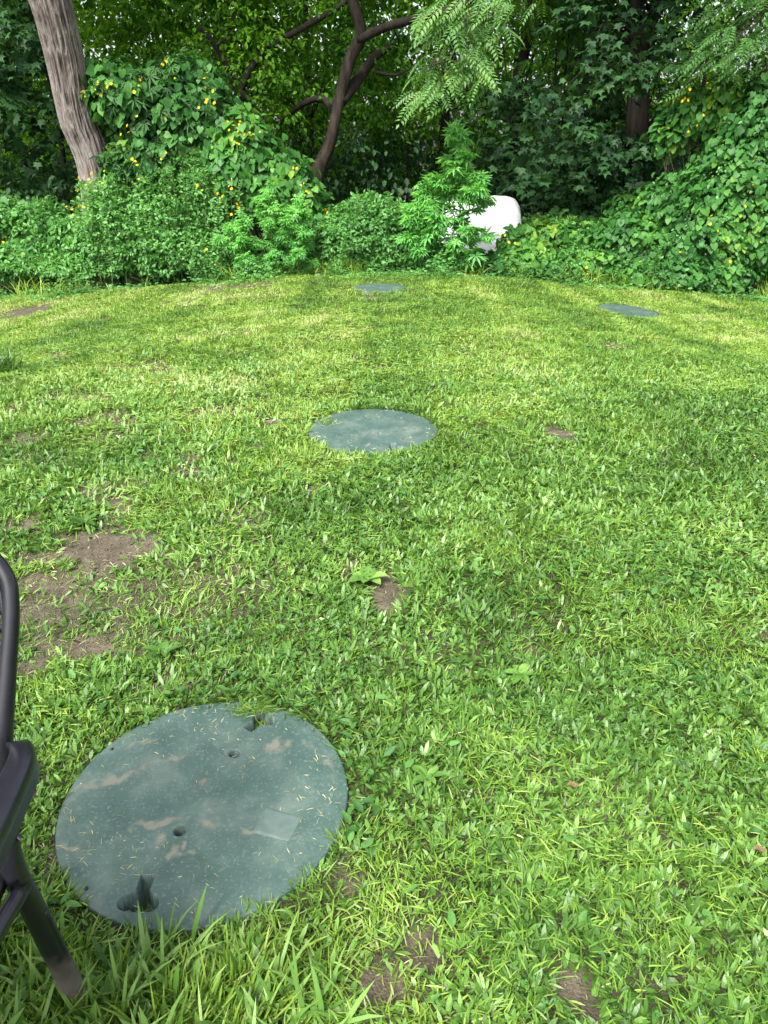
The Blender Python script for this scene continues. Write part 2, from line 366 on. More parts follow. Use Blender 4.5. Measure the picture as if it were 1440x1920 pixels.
def spray_foliage(tpl, clumps, per, size, seed=0, tmix=.5, wid=1.0, flat=.35, droop=.35):
    """leaf sprays: each clump (centre, radius) is a few flattened, slightly drooping layers of leaves"""
    Vs = []; n0 = 0; Fs = []; As = []
    C = np.array([c for c, r in clumps]); Rr = np.array([r for c, r in clumps]); m = len(C) * per
    k = np.repeat(np.arange(len(C)), per)
    ax = norm(np.stack([rng.normal(size=len(C)), rng.normal(size=len(C)), rng.normal(size=len(C)) * .25 - .1], 1))
    u = rng.random(m) ** .5; th = rng.random(m) * 6.283
    off = np.stack([np.cos(th) * u, np.sin(th) * u, (rng.random(m) - .5) * flat], 1)
    off[:, 2] += ax[k, 0] * off[:, 0] * .5 + ax[k, 1] * off[:, 1] * .5 - droop * u ** 2
    p = C[k] + off * Rr[k][:, None]
    ok = noise(p[:, 0] * 5, p[:, 1] * 5, p[:, 2] * 9, seed) > .36
    p = p[ok]; off = off[ok]; k = k[ok]; m = len(p)
    nr = jitter_n(np.tile((0, -.12, 1.), (m, 1)), .38)
    d = np.stack([off[:, 0], off[:, 1], -.35 - rng.random(m) * .5], 1) + rng.normal(size=(m, 3)) * .35
    tint = np.clip(tmix + (noise(k * 3.3, k * 1.7, seed=seed) - .5) * .6 + rng.normal(size=m) * .15, 0, 1)
    return leaves(tpl, p, d, nr, size * rng.uniform(.6, 1.3, m), tint, wid)

def catmull(pts, k=6):
    pts = np.array(pts, float); Q = np.vstack([2 * pts[0] - pts[1], pts, 2 * pts[-1] - pts[-2]]); out = []
    for i in range(1, len(Q) - 2):
        for t in np.arange(k) / k:
            a, b, c, d = Q[i - 1:i + 3]
            out.append(.5 * (2 * b + (c - a) * t + (2 * a - 5 * b + 4 * c - d) * t * t + (3 * b - a - 3 * c + d) * t ** 3))
    out.append(pts[-1]); return np.array(out)
def tube(pts, radii, seg=10, k=6, rough=0.0, seed=0, cap=True):
    """pts (n,3), radii (n); returns V, quads, tint(ridge height)"""
    X = catmull(np.column_stack([np.array(pts, float), np.array(radii, float)]), k); c = X[:, :3]; r = X[:, 3]
    T = norm(np.gradient(c, axis=0)); up = np.array((.1, 1, .05)) if abs(T[0][1]) < .9 else np.array((1, 0, 0.))
    n = []; u = norm(np.cross(T[0], up))
    for t in T: u = norm(u - t * (u @ t)); n.append(u)
    n = np.array(n); b = np.cross(T, n); a = np.arange(seg) / seg * 2 * np.pi
    ln = np.concatenate([[0], np.cumsum(np.linalg.norm(np.diff(c, axis=0), axis=1))])
    tint = np.full((len(c), seg), .5)
    rr = np.repeat(r[:, None], seg, 1)
    if rough > 0:
        A, L = np.meshgrid(a, ln)
        warp = .35 * (fbm(np.cos(A) * 2, np.sin(A) * 2, L * 1.3, seed) - .5)
        ca, sa = np.cos(A + warp), np.sin(A + warp)
        q_ = 9 if seg > 100 else 5.2; f = 1 - np.abs(2 * noise(ca * q_, sa * q_, L * (4 if seg > 100 else 2), seed + 1) - 1); f2 = noise(ca * 2 * q_, sa * 2 * q_, L * 4, seed + 2)
        h = .65 * f + .35 * f2; tint = h * .75
        rr = rr * (1 + rough * (h - .5) + .07 * (fbm(ca, sa, L * .7, seed + 9) - .5))
    V = c[:, None, :] + rr[..., None] * (np.cos(a)[None, :, None] * n[:, None, :] + np.sin(a)[None, :, None] * b[:, None, :])
    m = len(c); i = np.arange(m - 1)[:, None] * seg; j = np.arange(seg)[None]; j2 = (j + 1) % seg
    F = np.stack([i + j, i + j2, i + seg + j2, i + seg + j], -1).reshape(-1, 4)
    V = V.reshape(-1, 3); tint = tint.ravel()
    if cap:
        s = len(V); V = np.vstack([V, c[:1], c[-1:]]); tint = np.append(tint, (.5, .5)); jj = np.arange(seg); kk = (jj + 1) % seg
        c0 = np.stack([kk, jj, np.full(seg, s), np.full(seg, s)], 1); o = (m - 1) * seg
        c1 = np.stack([o + jj, o + kk, np.full(seg, s + 1), np.full(seg, s + 1)], 1); F = np.vstack([F, c0, c1])
    return V, F, tint

# ---------------------------------------------------------------- lids' places (needed to clear the grass)
LR = .35
LIDS = [((-.439, 1.436, -.072), LR, (0.012, .045)), ((-.062, 4.03, .012), LR, (0, .035)), ((-.058, 10.2, -.135), .335, (0, .02)), ((2.90, 9.25, -.262), .36, (-.10, .03))]
# bare or thin patches: photograph ellipses laid on the ground (px, py, rx, ry, strength)
BARE = [(185, 1035, 120, 42, 1), (90, 1085, 60, 22, .9), (330, 1040, 60, 18, .7), (60, 985, 60, 20, .7), (150, 1215, 80, 26, .9), (55, 1255, 40, 20, .9), (240, 1170, 60, 20, .55),
        (480, 970, 60, 22, .6), (390, 900, 45, 14, .45), (1080, 1850, 55, 75, 1), (705, 1850, 42, 34, .95), (790, 1765, 32, 34, .85), (720, 1125, 32, 40, .95), (655, 1075, 16, 22, .7),
        (1052, 817, 38, 16, 1), (50, 586, 40, 10, 1), (125, 748, 70, 8, .75), (205, 822, 40, 12, .6), (400, 775, 70, 14, .6), (560, 940, 40, 12, .6), (430, 540, 60, 7, .8),
        (1160, 652, 26, 8, .8), (280, 855, 30, 10, .6), (100, 1600, 14, 60, .6), (1420, 1180, 30, 14, .5), (1000, 1215, 20, 14, .5), (1180, 1870, 70, 40, .35), (80, 1440, 30, 70, .35),
        (1060, 470, 60, 30, .0), (690, 615, 20, 8, .5), (880, 655, 60, 8, .45), (1240, 840, 30, 8, .5), (480, 835, 24, 8, .5),
        (300, 1105, 200, 90, .5), (190, 1200, 170, 50, .5), (430, 1010, 120, 40, .42), (250, 905, 90, 20, .4), (830, 1250, 80, 24, .3)]
_B = []
for bx, by, rx, ry, s in BARE:
    c = G(bx, by); e1 = G(bx + rx, by); e2 = G(bx, by - ry); e3 = G(bx, by + ry)
    _B.append((c[0], c[1], abs(e1[0] - c[0]), (e2[1] - e3[1]) / 2, s))
def bare(x, y):
    n1 = fbm(x * 5, y * 5, seed=21) - .5; n2 = fbm(x * 16, y * 16, seed=22, o=2) - .5
    b = np.zeros_like(x)
    for cx, cy, rx, ry, s in _B:
        m = (np.abs(x - cx) < rx * 3) & (np.abs(y - cy) < ry * 3)
        if not m.any(): continue
        d = np.sqrt(((x[m] - cx) / rx) ** 2 + ((y[m] - cy) / ry) ** 2) + n1[m] * 1.5 + n2[m] * .9
        b[m] = np.maximum(b[m], s * (1 - sstep(.6, 1.4, d)))
    # scattered little worn spots, more on the left side of the lawn
    sp = fbm(x * 3.1 + 40, y * 3.1, seed=31) + .12 * sstep(.5, -2.5, x) * sstep(8, 3, y) - .13 * sstep(-.2, .5, x)
    return np.maximum(b, .75 * sstep(.665, .76, sp + n2 * .12))
def lidmask(x, y, grow=0.0):
    m = np.zeros(x.shape, bool)
    for (cx, cy, cz), r, _ in LIDS: m |= (x - cx) ** 2 + (y - cy) ** 2 < (r + grow) ** 2
    return m

# ---------------------------------------------------------------- ground
def axis(lo, hi, fine_lo, fine_hi, step, g=1.12):
    a = list(np.arange(fine_lo, fine_hi, step)); s = step; v = a[-1]
    while v < hi: s *= g; v += s; a.append(v)
    s = step; v = fine_lo; b = []
    while v > lo: s *= g; v -= s; b.append(v)
    return np.array(b[::-1] + a)
gx = axis(-400, 400, -3.2, 3.2, .022, 1.06); gy = axis(-60, 600, .3, 5.0, .022, 1.04)
X, Y = np.meshgrid(gx, gy); sh = X.shape
fx, fy = X.ravel(), Y.ravel(); bz = bare(fx, fy)
near = sstep(14, 9, np.hypot(fx, fy))
far = sstep(30, 90, fy)
z = np.where(np.hypot(fx, fy) < 40, zg(fx, fy), zbase(fx, fy)) - .012 * bz * near + far * .0
z = z + near * (.012 * (fbm(fx * 22, fy * 22, seed=5, o=2) - .5))
for (cx, cy, cz), r, tl in LIDS:
    d = np.hypot(fx - cx, fy - cy); k = 1 - sstep(r + .02, r + .22, d); z = z * (1 - k) + (cz - .010 + tl[0] * (fx - cx) + tl[1] * (fy - cy)) * k; z = np.where(d < r - .035, cz - .14, z)
GZ = z.reshape(sh)
i = np.arange(sh[0] - 1)[:, None] * sh[1]; j = np.arange(sh[1] - 1)[None]
F = np.stack([i + j, i + j + 1, i + sh[1] + j + 1, i + sh[1] + j], -1).reshape(-1, 4)
soilness = np.clip(np.maximum(bz * 1.3, sstep(.5, .7, fbm(fx * 2, fy * 2, seed=77)) * .35) - sstep(12, 13, fy), 0, 1)
g = mesh('ground', np.stack([fx, fy, z], 1), F, M['soil'], attrs={'tint': soilness}, smooth=True); tag(g, kind='structure')
def zsurf(x, y):                        # bilinear height of the built ground
    ix = np.clip(np.searchsorted(gx, x) - 1, 0, len(gx) - 2); iy = np.clip(np.searchsorted(gy, y) - 1, 0, len(gy) - 2)
    tx = (x - gx[ix]) / (gx[ix + 1] - gx[ix]); ty = (y - gy[iy]) / (gy[iy + 1] - gy[iy])
    return (GZ[iy, ix] * (1 - tx) + GZ[iy, ix + 1] * tx) * (1 - ty) + (GZ[iy + 1, ix] * (1 - tx) + GZ[iy + 1, ix + 1] * tx) * ty

# ---------------------------------------------------------------- grass
def blades(x, y, L, W, head, lean, curl, tint, z0=None, prof=(.7, 1, .85, .45), roll=None, clumpz=0):
    n = len(x); z = (zsurf(x, y) if z0 is None else z0) - .004
    h = np.stack([np.cos(head), np.sin(head), np.zeros(n)], 1); up = np.array((0, 0, 1.))
    side = np.stack([-np.sin(head), np.cos(head), np.zeros(n)], 1)
    S = (0, .35, .7, 1.0); pos = np.stack([x, y, z], 1); rings = []; prev = 0
    ro = rng.normal(size=n) * .5 if roll is None else roll
    for kx, s in enumerate(S):
        if kx:
            a = lean + curl * (s + prev) / 2; ds = (s - prev) * L
            pos = pos + ds[:, None] * (np.sin(a)[:, None] * h + np.cos(a)[:, None] * up); prev = s
            pos[:, 2] = np.maximum(pos[:, 2], z + .003)
        a = lean + curl * s
        nrm = np.cos(a)[:, None] * -h + np.sin(a)[:, None] * up
        sd = side * np.cos(ro)[:, None] + nrm * np.sin(ro)[:, None]
        wd = (W * prof[kx] / 2)[:, None]
        rings += ([pos - sd * wd, pos + sd * wd] if kx < 3 else [pos])
    V = np.stack(rings, 1)
    b = (np.arange(n) * 7)[:, None]
    Q = np.concatenate([b + np.array([[0, 1, 3, 2]]), b + np.array([[2, 3, 5, 4]]), b + np.array([[4, 5, 6, 6]])], 0)
    return V.reshape(-1, 3), Q, np.repeat(tint, 7)

def scatter(n, y0, y1, halfw, pw=1.0):
    """n random ground points between forward distances y0..y1, within a wedge a little wider than the picture"""
    a0 = halfw(y0) + halfw(y1); y = y0 + (y1 - y0) * rng.random(int(n * 1.6)); hwm = max(halfw(y0), halfw(y1))
    y = y[rng.random(len(y)) < halfw(y) / hwm][:n]; return rng.uniform(-1, 1, len(y)) * halfw(y), y
hw = lambda y: (np.asarray(y) * .909 + .566) * .5 * 1.18 + .25
def lawn_tint(x, y):
    big = fbm(x * .8, y * .8, seed=50) - .5; mid = fbm(x * 3, y * 3, seed=51) - .5
    xs = x * (1 + .02 * y) + .15 * (noise(x * .3, y * .5, seed=52) - .5)
    stripe = (sstep(.35, .65, noise(xs * 2.7, y * .07, seed=53)) - .5)
    far = sstep(1.5, 6, y)
    return .33 + .13 * far + .5 * big + .5 * mid + .27 * stripe * sstep(2, 5, y)

EDGE = lambda x: 12.2 - .0 * x
ga = Acc(); ba = Acc()
bands = [(.45, 1.3, 27000), (1.3, 2.0, 24000), (2.0, 3.0, 17000), (3.0, 4.5, 12000), (4.5, 6.5, 9000), (6.5, 9, 6500), (9, 12.4, 4500)]
for y0, y1, dens in bands:
    area = (y1 - y0) * (hw(y0) + hw(y1)); n = int(area * dens)
    x, y = scatter(n, y0, y1, hw)
    b = bare(x, y); tn = fbm(x * 2.2, y * 2.2, seed=60)
    keep = rng.random(len(x)) > np.maximum(b * 1.04, .25 * sstep(.55, .7, tn) * sstep(1, -2, x))
    keep &= ~lidmask(x, y, .005); x, y, b = x[keep], y[keep], b[keep]; n = len(x)
    d = np.hypot(y, CAMZ); lod = np.clip((d / 2.0) ** .42, 1, 2.2)
    broad = rng.random(n) < np.clip(.16 + .85 * sstep(.40, .58, fbm(x * 1.9 + 7, y * 1.9, seed=61) + .06 * sstep(-.3, .6, x) + .04 * sstep(3.2, 1.6, y)), 0, .52) * sstep(7, 3.5, y)
    cl = fbm(x * 7, y * 7, seed=62) * .6 + fbm(x * 19, y * 19, seed=63, o=2) * .4     # tufts
    Lb = np.where(broad, rng.uniform(.024, .048, n), rng.uniform(.02, .05, n)) * (.55 + .9 * cl) * np.clip(lod, 1, 1.25)
    tl = (1 - sstep(1.15, 1.5, y + .25 * (noise(x * 3, y * 3, seed=64) - .5) + .55 * np.maximum(0, x + .35))) * (x < .15)       # long grass round the chair leg and below the near lid
    far_left = sstep(.9, 1.35, y) * 0
    tl = tl * (x > -2.2) * sstep(.36, .50, np.hypot(x + .439, y - 1.436)) * sstep(-.05, -.3, x)
    Lb = Lb * (1 + 1.5 * tl * rng.random(n))
    for (cx, cy, cz), r_, _t in LIDS: Lb = Lb * np.where(np.hypot(x - cx, y - cy) < r_ + .04, .7, 1)
    Wb = np.where(broad, rng.uniform(.0055, .011, n), rng.uniform(.0016, .004, n)) * lod * (1 + .5 * tl)
    hd = rng.random(n) * 6.283
    # blades of one tuft lean alike, and mowing lays them along the stripe
    hd = np.where(rng.random(n) < .6, 6.283 * 1.6 * fbm(x * 6, y * 6, seed=65, o=2) + rng.normal(size=n) * .8, hd)
    # broad blades grow in rooted tufts and fan out from each tuft's middle
    cs = .042; ix_, iy_ = np.floor(x / cs).astype(np.int64), np.floor(y / cs).astype(np.int64); zi = np.zeros_like(ix_)
    tx = (ix_ + .2 + .6 * _h(ix_, iy_, zi, 5)) * cs; ty = (iy_ + .2 + .6 * _h(ix_, iy_, zi, 6)) * cs
    hd = np.where(broad, np.arctan2(y - ty, x - tx) + rng.normal(size=n) * .45, hd)
    x = np.where(broad, tx + (x - tx) * .4, x); y = np.where(broad, ty + (y - ty) * .4, y)
    lean = np.where(broad, rng.uniform(.35, 1.35, n), rng.uniform(.15, 1.35, n)) * (1 - .35 * tl); curl = rng.uniform(-.1, .9, n)
    tint = np.clip(lawn_tint(x, y) + rng.normal(size=n) * .13 + (rng.random(n) < .03) * .3 + .16 * sstep(.56, .70, fbm(x * 1.3 + 9, y * 1.3, seed=67)) + .12 * b - .05 * broad + .1 * tl, 0, 1)
    # clippings lying flat on top of the sward
    clip = (rng.random(n) < .06 + .30 * sstep(.5, .68, fbm(x * 2.6, y * 2.6, seed=66)))
    flat = clip & ~broad
    lean = np.where(flat, rng.uniform(1.3, 1.6, n), lean); tint = np.where(flat, np.clip(tint + rng.uniform(-.05, .28, n), 0, .86), tint)
    z0 = zsurf(x, y) + np.where(flat, .012 + .02 * cl, 0)
    m = ~broad
    ga.add(*blades(x[m], y[m], Lb[m], Wb[m], hd[m], lean[m], curl[m], tint[m], z0[m]))
    m = broad
    if m.any(): ba.add(*blades(x[m], y[m], Lb[m], Wb[m], hd[m], lean[m], curl[m] * .9, np.clip(tint[m] * 1.1 + .3 * (_h(ix_[m], iy_[m], zi[m], 7) - .5) + rng.normal(size=m.sum()) * .1, 0, 1), z0[m], prof=(.45, .95, 1, .5)))
# blades at the lids' rims bending in over the edge
for (cx, cy, cz), r_, tl in LIDS:
    n = int(900 if cy < 6 else 350); a = rng.random(n) * 6.283; a = a[noise(np.cos(a) * 4 + cx, np.sin(a) * 4, seed=120) > .42]; n = len(a)
    x = cx + (r_ + rng.uniform(.002, .03, n)) * np.cos(a); y = cy + (r_ + rng.uniform(.002, .03, n)) * np.sin(a)
    m = y < cy + 9; zz = cz + tl[0] * (x - cx) + tl[1] * (y - cy) - .008
    ga.add(*blades(x, y, rng.uniform(.025, .06, n), rng.uniform(.002, .005, n) * (1 if cy < 3 else 1.6), a + np.pi + rng.normal(size=n) * .7, rng.uniform(.5, 1.1, n), rng.uniform(.1, .6, n), np.clip(lawn_tint(x, y) + rng.normal(size=n) * .13, 0, 1), zz))
# coarser lawn outside the picture's wedge, for other viewpoints
n = 60000; x = rng.uniform(-10, 10, n); y = rng.uniform(-1.5, 12.4, n); m = (np.abs(x) > hw(np.maximum(y, .45))) & ~lidmask(x, y)
x, y = x[m], y[m]; n = len(x)
ga.add(*blades(x, y, rng.uniform(.04, .08, n), rng.uniform(.008, .014, n), rng.random(n) * 6.283, rng.uniform(.3, 1.3, n), rng.uniform(0, .8, n), np.clip(lawn_tint(x, y) + rng.normal(size=n) * .12, 0, 1)))
tag(ga.build('grass', M['grass']), 'short mown lawn grass covering the mound', 'grass', kind='stuff')
tag(ba.build('broad_bladed_grass', M['broad']), 'broad bladed crabgrass growing through the lawn', 'grass', kind='stuff')

# long bright blades at the lower left
la = Acc(); n = 1500
x = rng.uniform(-1.15, .0, n); y = rng.uniform(.5, 1.25, n); m = (y + .5 * np.maximum(0, x + .45) < 1.05 + .1 * noise(x * 6, y * 6, seed=4)) & ~lidmask(x, y, .03) & (noise(x * 7, y * 7, seed=8) > .42)
x, y = x[m], y[m]; n = len(x)
la.add(*blades(x, y, rng.uniform(.06, .15, n), rng.uniform(.006, .0105, n), 1.3 + rng.normal(size=n) * 1.3, rng.uniform(.05, .7, n), rng.uniform(.2, 1.5, n), rng.uniform(.45, .95, n), prof=(.6, 1, .8, .4)))
tag(la.build('long_grass', M['broad']), 'long bright unmown grass blades around the chair leg', 'grass', kind='stuff')

# clover patches
x, y = scatter(60000, .5, 5, hw); k = sstep(.60, .72, fbm(x * 2.3 + 3, y * 2.3, seed=70))
dd = np.hypot((x + .33) / .45, (y - 2.05) / .28); k = np.maximum(k * .5, (1 - sstep(.5, 1.2, dd)) * .7)
m = (rng.random(len(x)) < k) & ~lidmask(x, y) & (bare(x, y) < .3); x, y = x[m], y[m]; n = len(x)
pos = np.stack([x, y, zsurf(x, y) + rng.uniform(.018, .04, n)], 1)
V, F, A = leaves(T_TRE, pos, np.stack([rng.normal(size=n), rng.normal(size=n), rng.normal(size=n) * .2], 1), jitter_n(np.tile((0, 0, 1.), (n, 1)), .35), rng.uniform(.007, .013, n), rng.random(n))
tag(mesh('clover', V, F, M['clover'], attrs={'tint': A}), 'small three leaved clover patches in the grass', 'clover', kind='stuff')

# low ground weeds in the lawn: little ovate leaves
x, y = scatter(42000, .5, 9, hw); k = sstep(.5, .7, fbm(x * 2.8 + 13, y * 2.8, seed=71))
m = (rng.random(len(x)) < .08 + .6 * k) & ~lidmask(x, y, .01) & (bare(x, y) < .5); x, y = x[m], y[m]; n = len(x)
pos = np.stack([x, y, zsurf(x, y) + rng.uniform(.004, .03, n)], 1); a = rng.random(n) * 6.283
V, F, A = leaves(T_OV, pos, np.stack([np.cos(a), np.sin(a), rng.uniform(-.2, .5, n)], 1), jitter_n(np.tile((0, 0, 1.), (n, 1)), .35), rng.uniform(.02, .045, n), rng.random(n), .8)
tag(mesh('lawn_weeds', V, F, M['clover'], attrs={'tint': A}), 'low broad leaved weeds mixed through the lawn', 'weeds', kind='stuff')

# bits of clipping: on bare soil and on the lids
def lid_top(L, x, y):
    (cx, cy, cz), r, tl = L; return cz + tl[0] * (x - cx) + tl[1] * (y - cy)
ca = Acc()
x, y = scatter(90000, .6, 9, hw); m = (rng.random(len(x)) < .35 * (bare(x, y) > .3) + .03) & ~lidmask(x, y); x, y = x[m], y[m]; n = len(x)
ca.add(*blades(x, y, rng.uniform(.01, .035, n), rng.uniform(.001, .0025, n) * np.clip(y / 2, 1, 3), rng.random(n) * 6.283, np.full(n, 1.5), np.full(n, .06), rng.random(n), zsurf(x, y) + rng.uniform(.004, .02, n)))
for L, cnt in zip(LIDS, (800, 500, 60, 60)):
    (cx, cy, cz), r, tl = L
    a = rng.random(cnt) * 6.283; q = np.sqrt(rng.random(cnt)) * r * .97; x = cx + q * np.cos(a); y = cy + q * np.sin(a)
    m = (rng.random(cnt) < .15 + 1.2 * sstep(.45, .65, fbm((x - cx) * 7, (y - cy) * 7, seed=90))); x, y = x[m], y[m]; n = len(x)
    ca.add(*blades(x, y, rng.uniform(.005, .022, n), rng.uniform(.0007, .0018, n) * max(1, cy / 2.5), rng.random(n) * 6.283, np.full(n, 1.53), np.full(n, .04), np.clip(rng.random(n) * 1.1, 0, 1), lid_top(L, x, y) + .006))
tag(ca.build('grass_clippings', M['clip']), 'dry grass clippings strewn over lids and bare soil', 'clippings', kind='stuff')

# crumbs of earth and small stones on the bare soil
x, y = scatter(160000, .5, 6, hw); m = (bare(x, y) > .45) & ~lidmask(x, y) & (rng.random(len(x)) < .5); x, y = x[m], y[m]; n = len(x)
T_CR = (np.array([(0, 0, .8), (1, .1, 0), (-.2, .9, .1), (-.9, -.1, 0), (.1, -1, .1), (0, 0, -.8)]), np.array([(0, 1, 2), (0, 2, 3), (0, 3, 4), (0, 4, 1), (5, 2, 1), (5, 3, 2), (5, 4, 3), (5, 1, 4)]))
V, F, A = leaves(T_CR, np.stack([x, y, zsurf(x, y) + .001], 1), rand_dir(n), rand_dir(n), rng.uniform(.0012, .0055, n) ** 1.0, 0)
tag(mesh('soil_crumbs', V, F, M['crumb'], attrs={'tint': A}), 'crumbs of earth and small stones on bare patches', 'soil crumbs', kind='stuff')

# ---------------------------------------------------------------- septic lids
def local_on_lid(L, px, py):
    (cx, cy, cz), r, tl = L; a, b = ray(px, py); d = cy
    for _ in range(30): d = (cz + tl[0] * (a * d - cx) + tl[1] * (d - cy) - CAMZ) / b
    return a * d - cx, d - cy
def make_lid(L, label, nr, na, recesses, holes, muds, panel=None, seed=0, mudlevel=0):
    (cx, cy, cz), r, tl = L
    t = thing('septic_lid', label, 'lid', (cx, cy, cz), 'green septic tank lids set in the lawn')
    rr = np.concatenate([np.linspace(0, 1, nr) * (r - .004), [r - .001, r, r, r - .002]]); aa = np.arange(na) / na * 2 * np.pi
    Rr, Aa = np.meshgrid(rr, aa, indexing='ij'); x = Rr * np.cos(Aa); y = Rr * np.sin(Aa)
    rw = 1 + .004 * (fbm(np.cos(Aa) * 2, np.sin(Aa) * 2, seed=seed) - .5) * 2; x *= rw; y *= rw
    z = .006 * (1 - (Rr / r) ** 2) + .0012 * (fbm(x * 14, y * 14, seed=seed + 4) - .5) * 2
    z[nr] -= .0015; z[nr + 1] -= .005; z[nr + 2] = -.045; z[nr + 3] = -.055
    top = np.zeros_like(z, bool); top[:nr] = True
    ring = np.exp(-((Rr - r * .93) / .008) ** 2) * .0008; z = z + np.where(top, ring, 0)
    for (hx, hy, hr) in holes:
        d = np.hypot(x - hx, y - hy); z = z - np.where(top, (1 - sstep(hr - .002, hr + .001, d)) * .13, 0) - np.where(top, (1 - sstep(hr, hr + .006, d)) * .002, 0)
    grassy = []
    for (hx, hy, ang, s) in recesses:
        # a keyhole hand grip: a round pocket with two side lobes and a square slot pointing at the lid's centre
        u = (x - hx) * math.cos(ang) + (y - hy) * math.sin(ang); v = -(x - hx) * math.sin(ang) + (y - hy) * math.cos(ang)
        d1 = np.hypot(u / 1.0, v / 1.0) - .026 * s
        d2 = np.maximum(np.abs(u - .036 * s) - .020 * s, np.abs(v) - .014 * s)
        d3 = np.hypot(u + .008 * s, (np.abs(v) - .024 * s)) - .017 * s
        dm = np.minimum(np.minimum(d1, d2), d3) +   .003 * (fbm(x * 45, y * 45, seed=seed + 2) - .5)
        z = z - np.where(top, (1 - sstep(-.0015, .0005, dm)) * .085, 0)
        grassy.append((hx, hy))
    if panel:
        hx, hy, ang, w_, h_ = panel
        u = (x - hx) * math.cos(ang) + (y - hy) * math.sin(ang); v = -(x - hx) * math.sin(ang) + (y - hy) * math.cos(ang)

    mud = mudlevel + .55 * (fbm(x * 6, y * 6, seed=seed + 8) - .45)
    wx = .05 * (fbm(x * 22, y * 22, seed=seed + 5) - .5); wy = .05 * (fbm(x * 22, y * 22, seed=seed + 6) - .5); hi = fbm(x * 60, y * 60, seed=seed + 7) - .5
    for (mx_, my_, mr1, mr2, ang, s) in muds:
        u = (x + wx - mx_) * math.cos(ang) + (y + wy - my_) * math.sin(ang); v = -(x + wx - mx_) * math.sin(ang) + (y + wy - my_) * math.cos(ang)
        mud = np.maximum(mud, s * (1.25 - .8 * np.sqrt((u / mr1) ** 2 + (v / mr2) ** 2)) + hi * .9 * (np.hypot(u / mr1, v / mr2) < 1.6))
    V = np.stack([x + cx, y + cy, z + cz + tl[0] * x + tl[1] * y], -1).reshape(-1, 3)
    m = len(rr); i = np.arange(m - 1)[:, None] * na; j = np.arange(na)[None]; j2 = (j + 1) % na
    F = np.stack([i + j, i + na + j, i + na + j2, i + j2], -1).reshape(-1, 4)
    cover = mesh('cover', V, F, M['lid'], t, attrs={'tint': np.clip(mud, 0, 1).ravel()}, smooth=False)
    cover.data.polygons.foreach_set('use_smooth', np.ones(len(F), bool))
    if panel:                           # thin cast label plate, its lettering worn away
        hx, hy, ang, w_, h_ = panel; gu, gv = np.meshgrid(np.linspace(-1, 1, 15), np.linspace(-1, 1, 15)); e = np.maximum(np.abs(gu), np.abs(gv)) > .99
        qx = hx + gu * w_ * math.cos(ang) - gv * h_ * math.sin(ang); qy = hy + gu * w_ * math.sin(ang) + gv * h_ * math.cos(ang)
        qz = .006 * (1 - (qx ** 2 + qy ** 2) / r ** 2) + np.where(e, -.0015, .0022)
        V = np.stack([cx + qx, cy + qy, cz + qz + tl[0] * qx + tl[1] * qy], -1).reshape(-1, 3)
        F = [(a * 15 + b, a * 15 + b + 1, a * 15 + b + 16, a * 15 + b + 15) for a in range(14) for b in range(14)]
        mesh('label_plate', V, F, M['plate'], t)
    # riser neck the lid sits on
    a = np.arange(64) / 64 * 2 * np.pi; rn = r - .03; V = []
    for zz in (-.3, -.02): V += [(cx + rn * math.cos(q), cy + rn * math.sin(q), cz + zz) for q in a]
    F = [(k, (k + 1) % 64, 64 + (k + 1) % 64, 64 + k) for k in range(64)]
    mesh('riser', V, F, M['lid'], t, attrs={'tint': np.zeros(128)}, smooth=True)
    # raised dark dots standing in for small bolt holes near the rim
    for q in (2.62, 4.02) if nr > 100 else ():
        sx, sy = (r - .022) * math.cos(q), (r - .022) * math.sin(q)
        zz = cz + tl[0] * sx + tl[1] * sy + .0035
        V, F, A = tube([(cx + sx, cy + sy, zz - .004), (cx + sx, cy + sy, zz), (cx + sx, cy + sy, zz + .002)], [.0045, .0045, .003], 12, 2)
        ac = Acc(); ac.add(V, F, A); ac.build('bolt_hole_dot', M['chair'], t, True)
    return t, grassy
L0 = LIDS[0]
h1 = local_on_lid(L0, 338, 1560); h2 = local_on_lid(L0, 440, 1415); r1 = local_on_lid(L0, 262, 1688); r2 = local_on_lid(L0, 492, 1348); pn = local_on_lid(L0, 520, 1548)
def ml(px, py, a, b, ang, s, L=L0): q = local_on_lid(L, px, py); return (q[0], q[1], a, b, ang, s)
muds0 = [ml(285, 1545, .055, .011, 0, 1), ml(385, 1552, .030, .013, .1, 1), ml(330, 1600, .012, .010, 0, .9), ml(355, 1602, .013, .010, 0, .9), ml(300, 1575, .012, .017, 0, .8), ml(345, 1590, .008, .008, 0, .9),
         ml(220, 1460, .10, .018, .5, .85), ml(330, 1420, .06, .008, .2, .7), ml(390, 1470, .035, .02, .6, .5), ml(520, 1400, .04, .03, -.6, .65), ml(570, 1395, .04, .012, -.9, .6), ml(470, 1563, .014, .01, 0, .8),
         ml(560, 1572, .02, .008, 0, .55), ml(130, 1590, .03, .012, 0, .7), ml(620, 1440, .05, .012, -1.1, .6), ml(260, 1400, .05, .012, .6, .6), ml(500, 1670, .014, .008, 0, .6)]
t0, gr0 = make_lid(L0, 'large green round plastic lid in the foreground beside the dark chair', 190, 760,
    [(r1[0], r1[1], math.atan2(-r1[1], -r1[0]) + .25, 1.05), (r2[0], r2[1], math.atan2(-r2[1], -r2[0]) - .3, 1.0)],
    [(h1[0], h1[1], .0135), (h2[0], h2[1], .0130)], muds0, (pn[0], pn[1], -.30, .048, .040), 3, .05)
L1 = LIDS[1]; q1 = local_on_lid(L1, 713, 815); q2 = local_on_lid(L1, 740, 842); q3 = local_on_lid(L1, 686, 781)
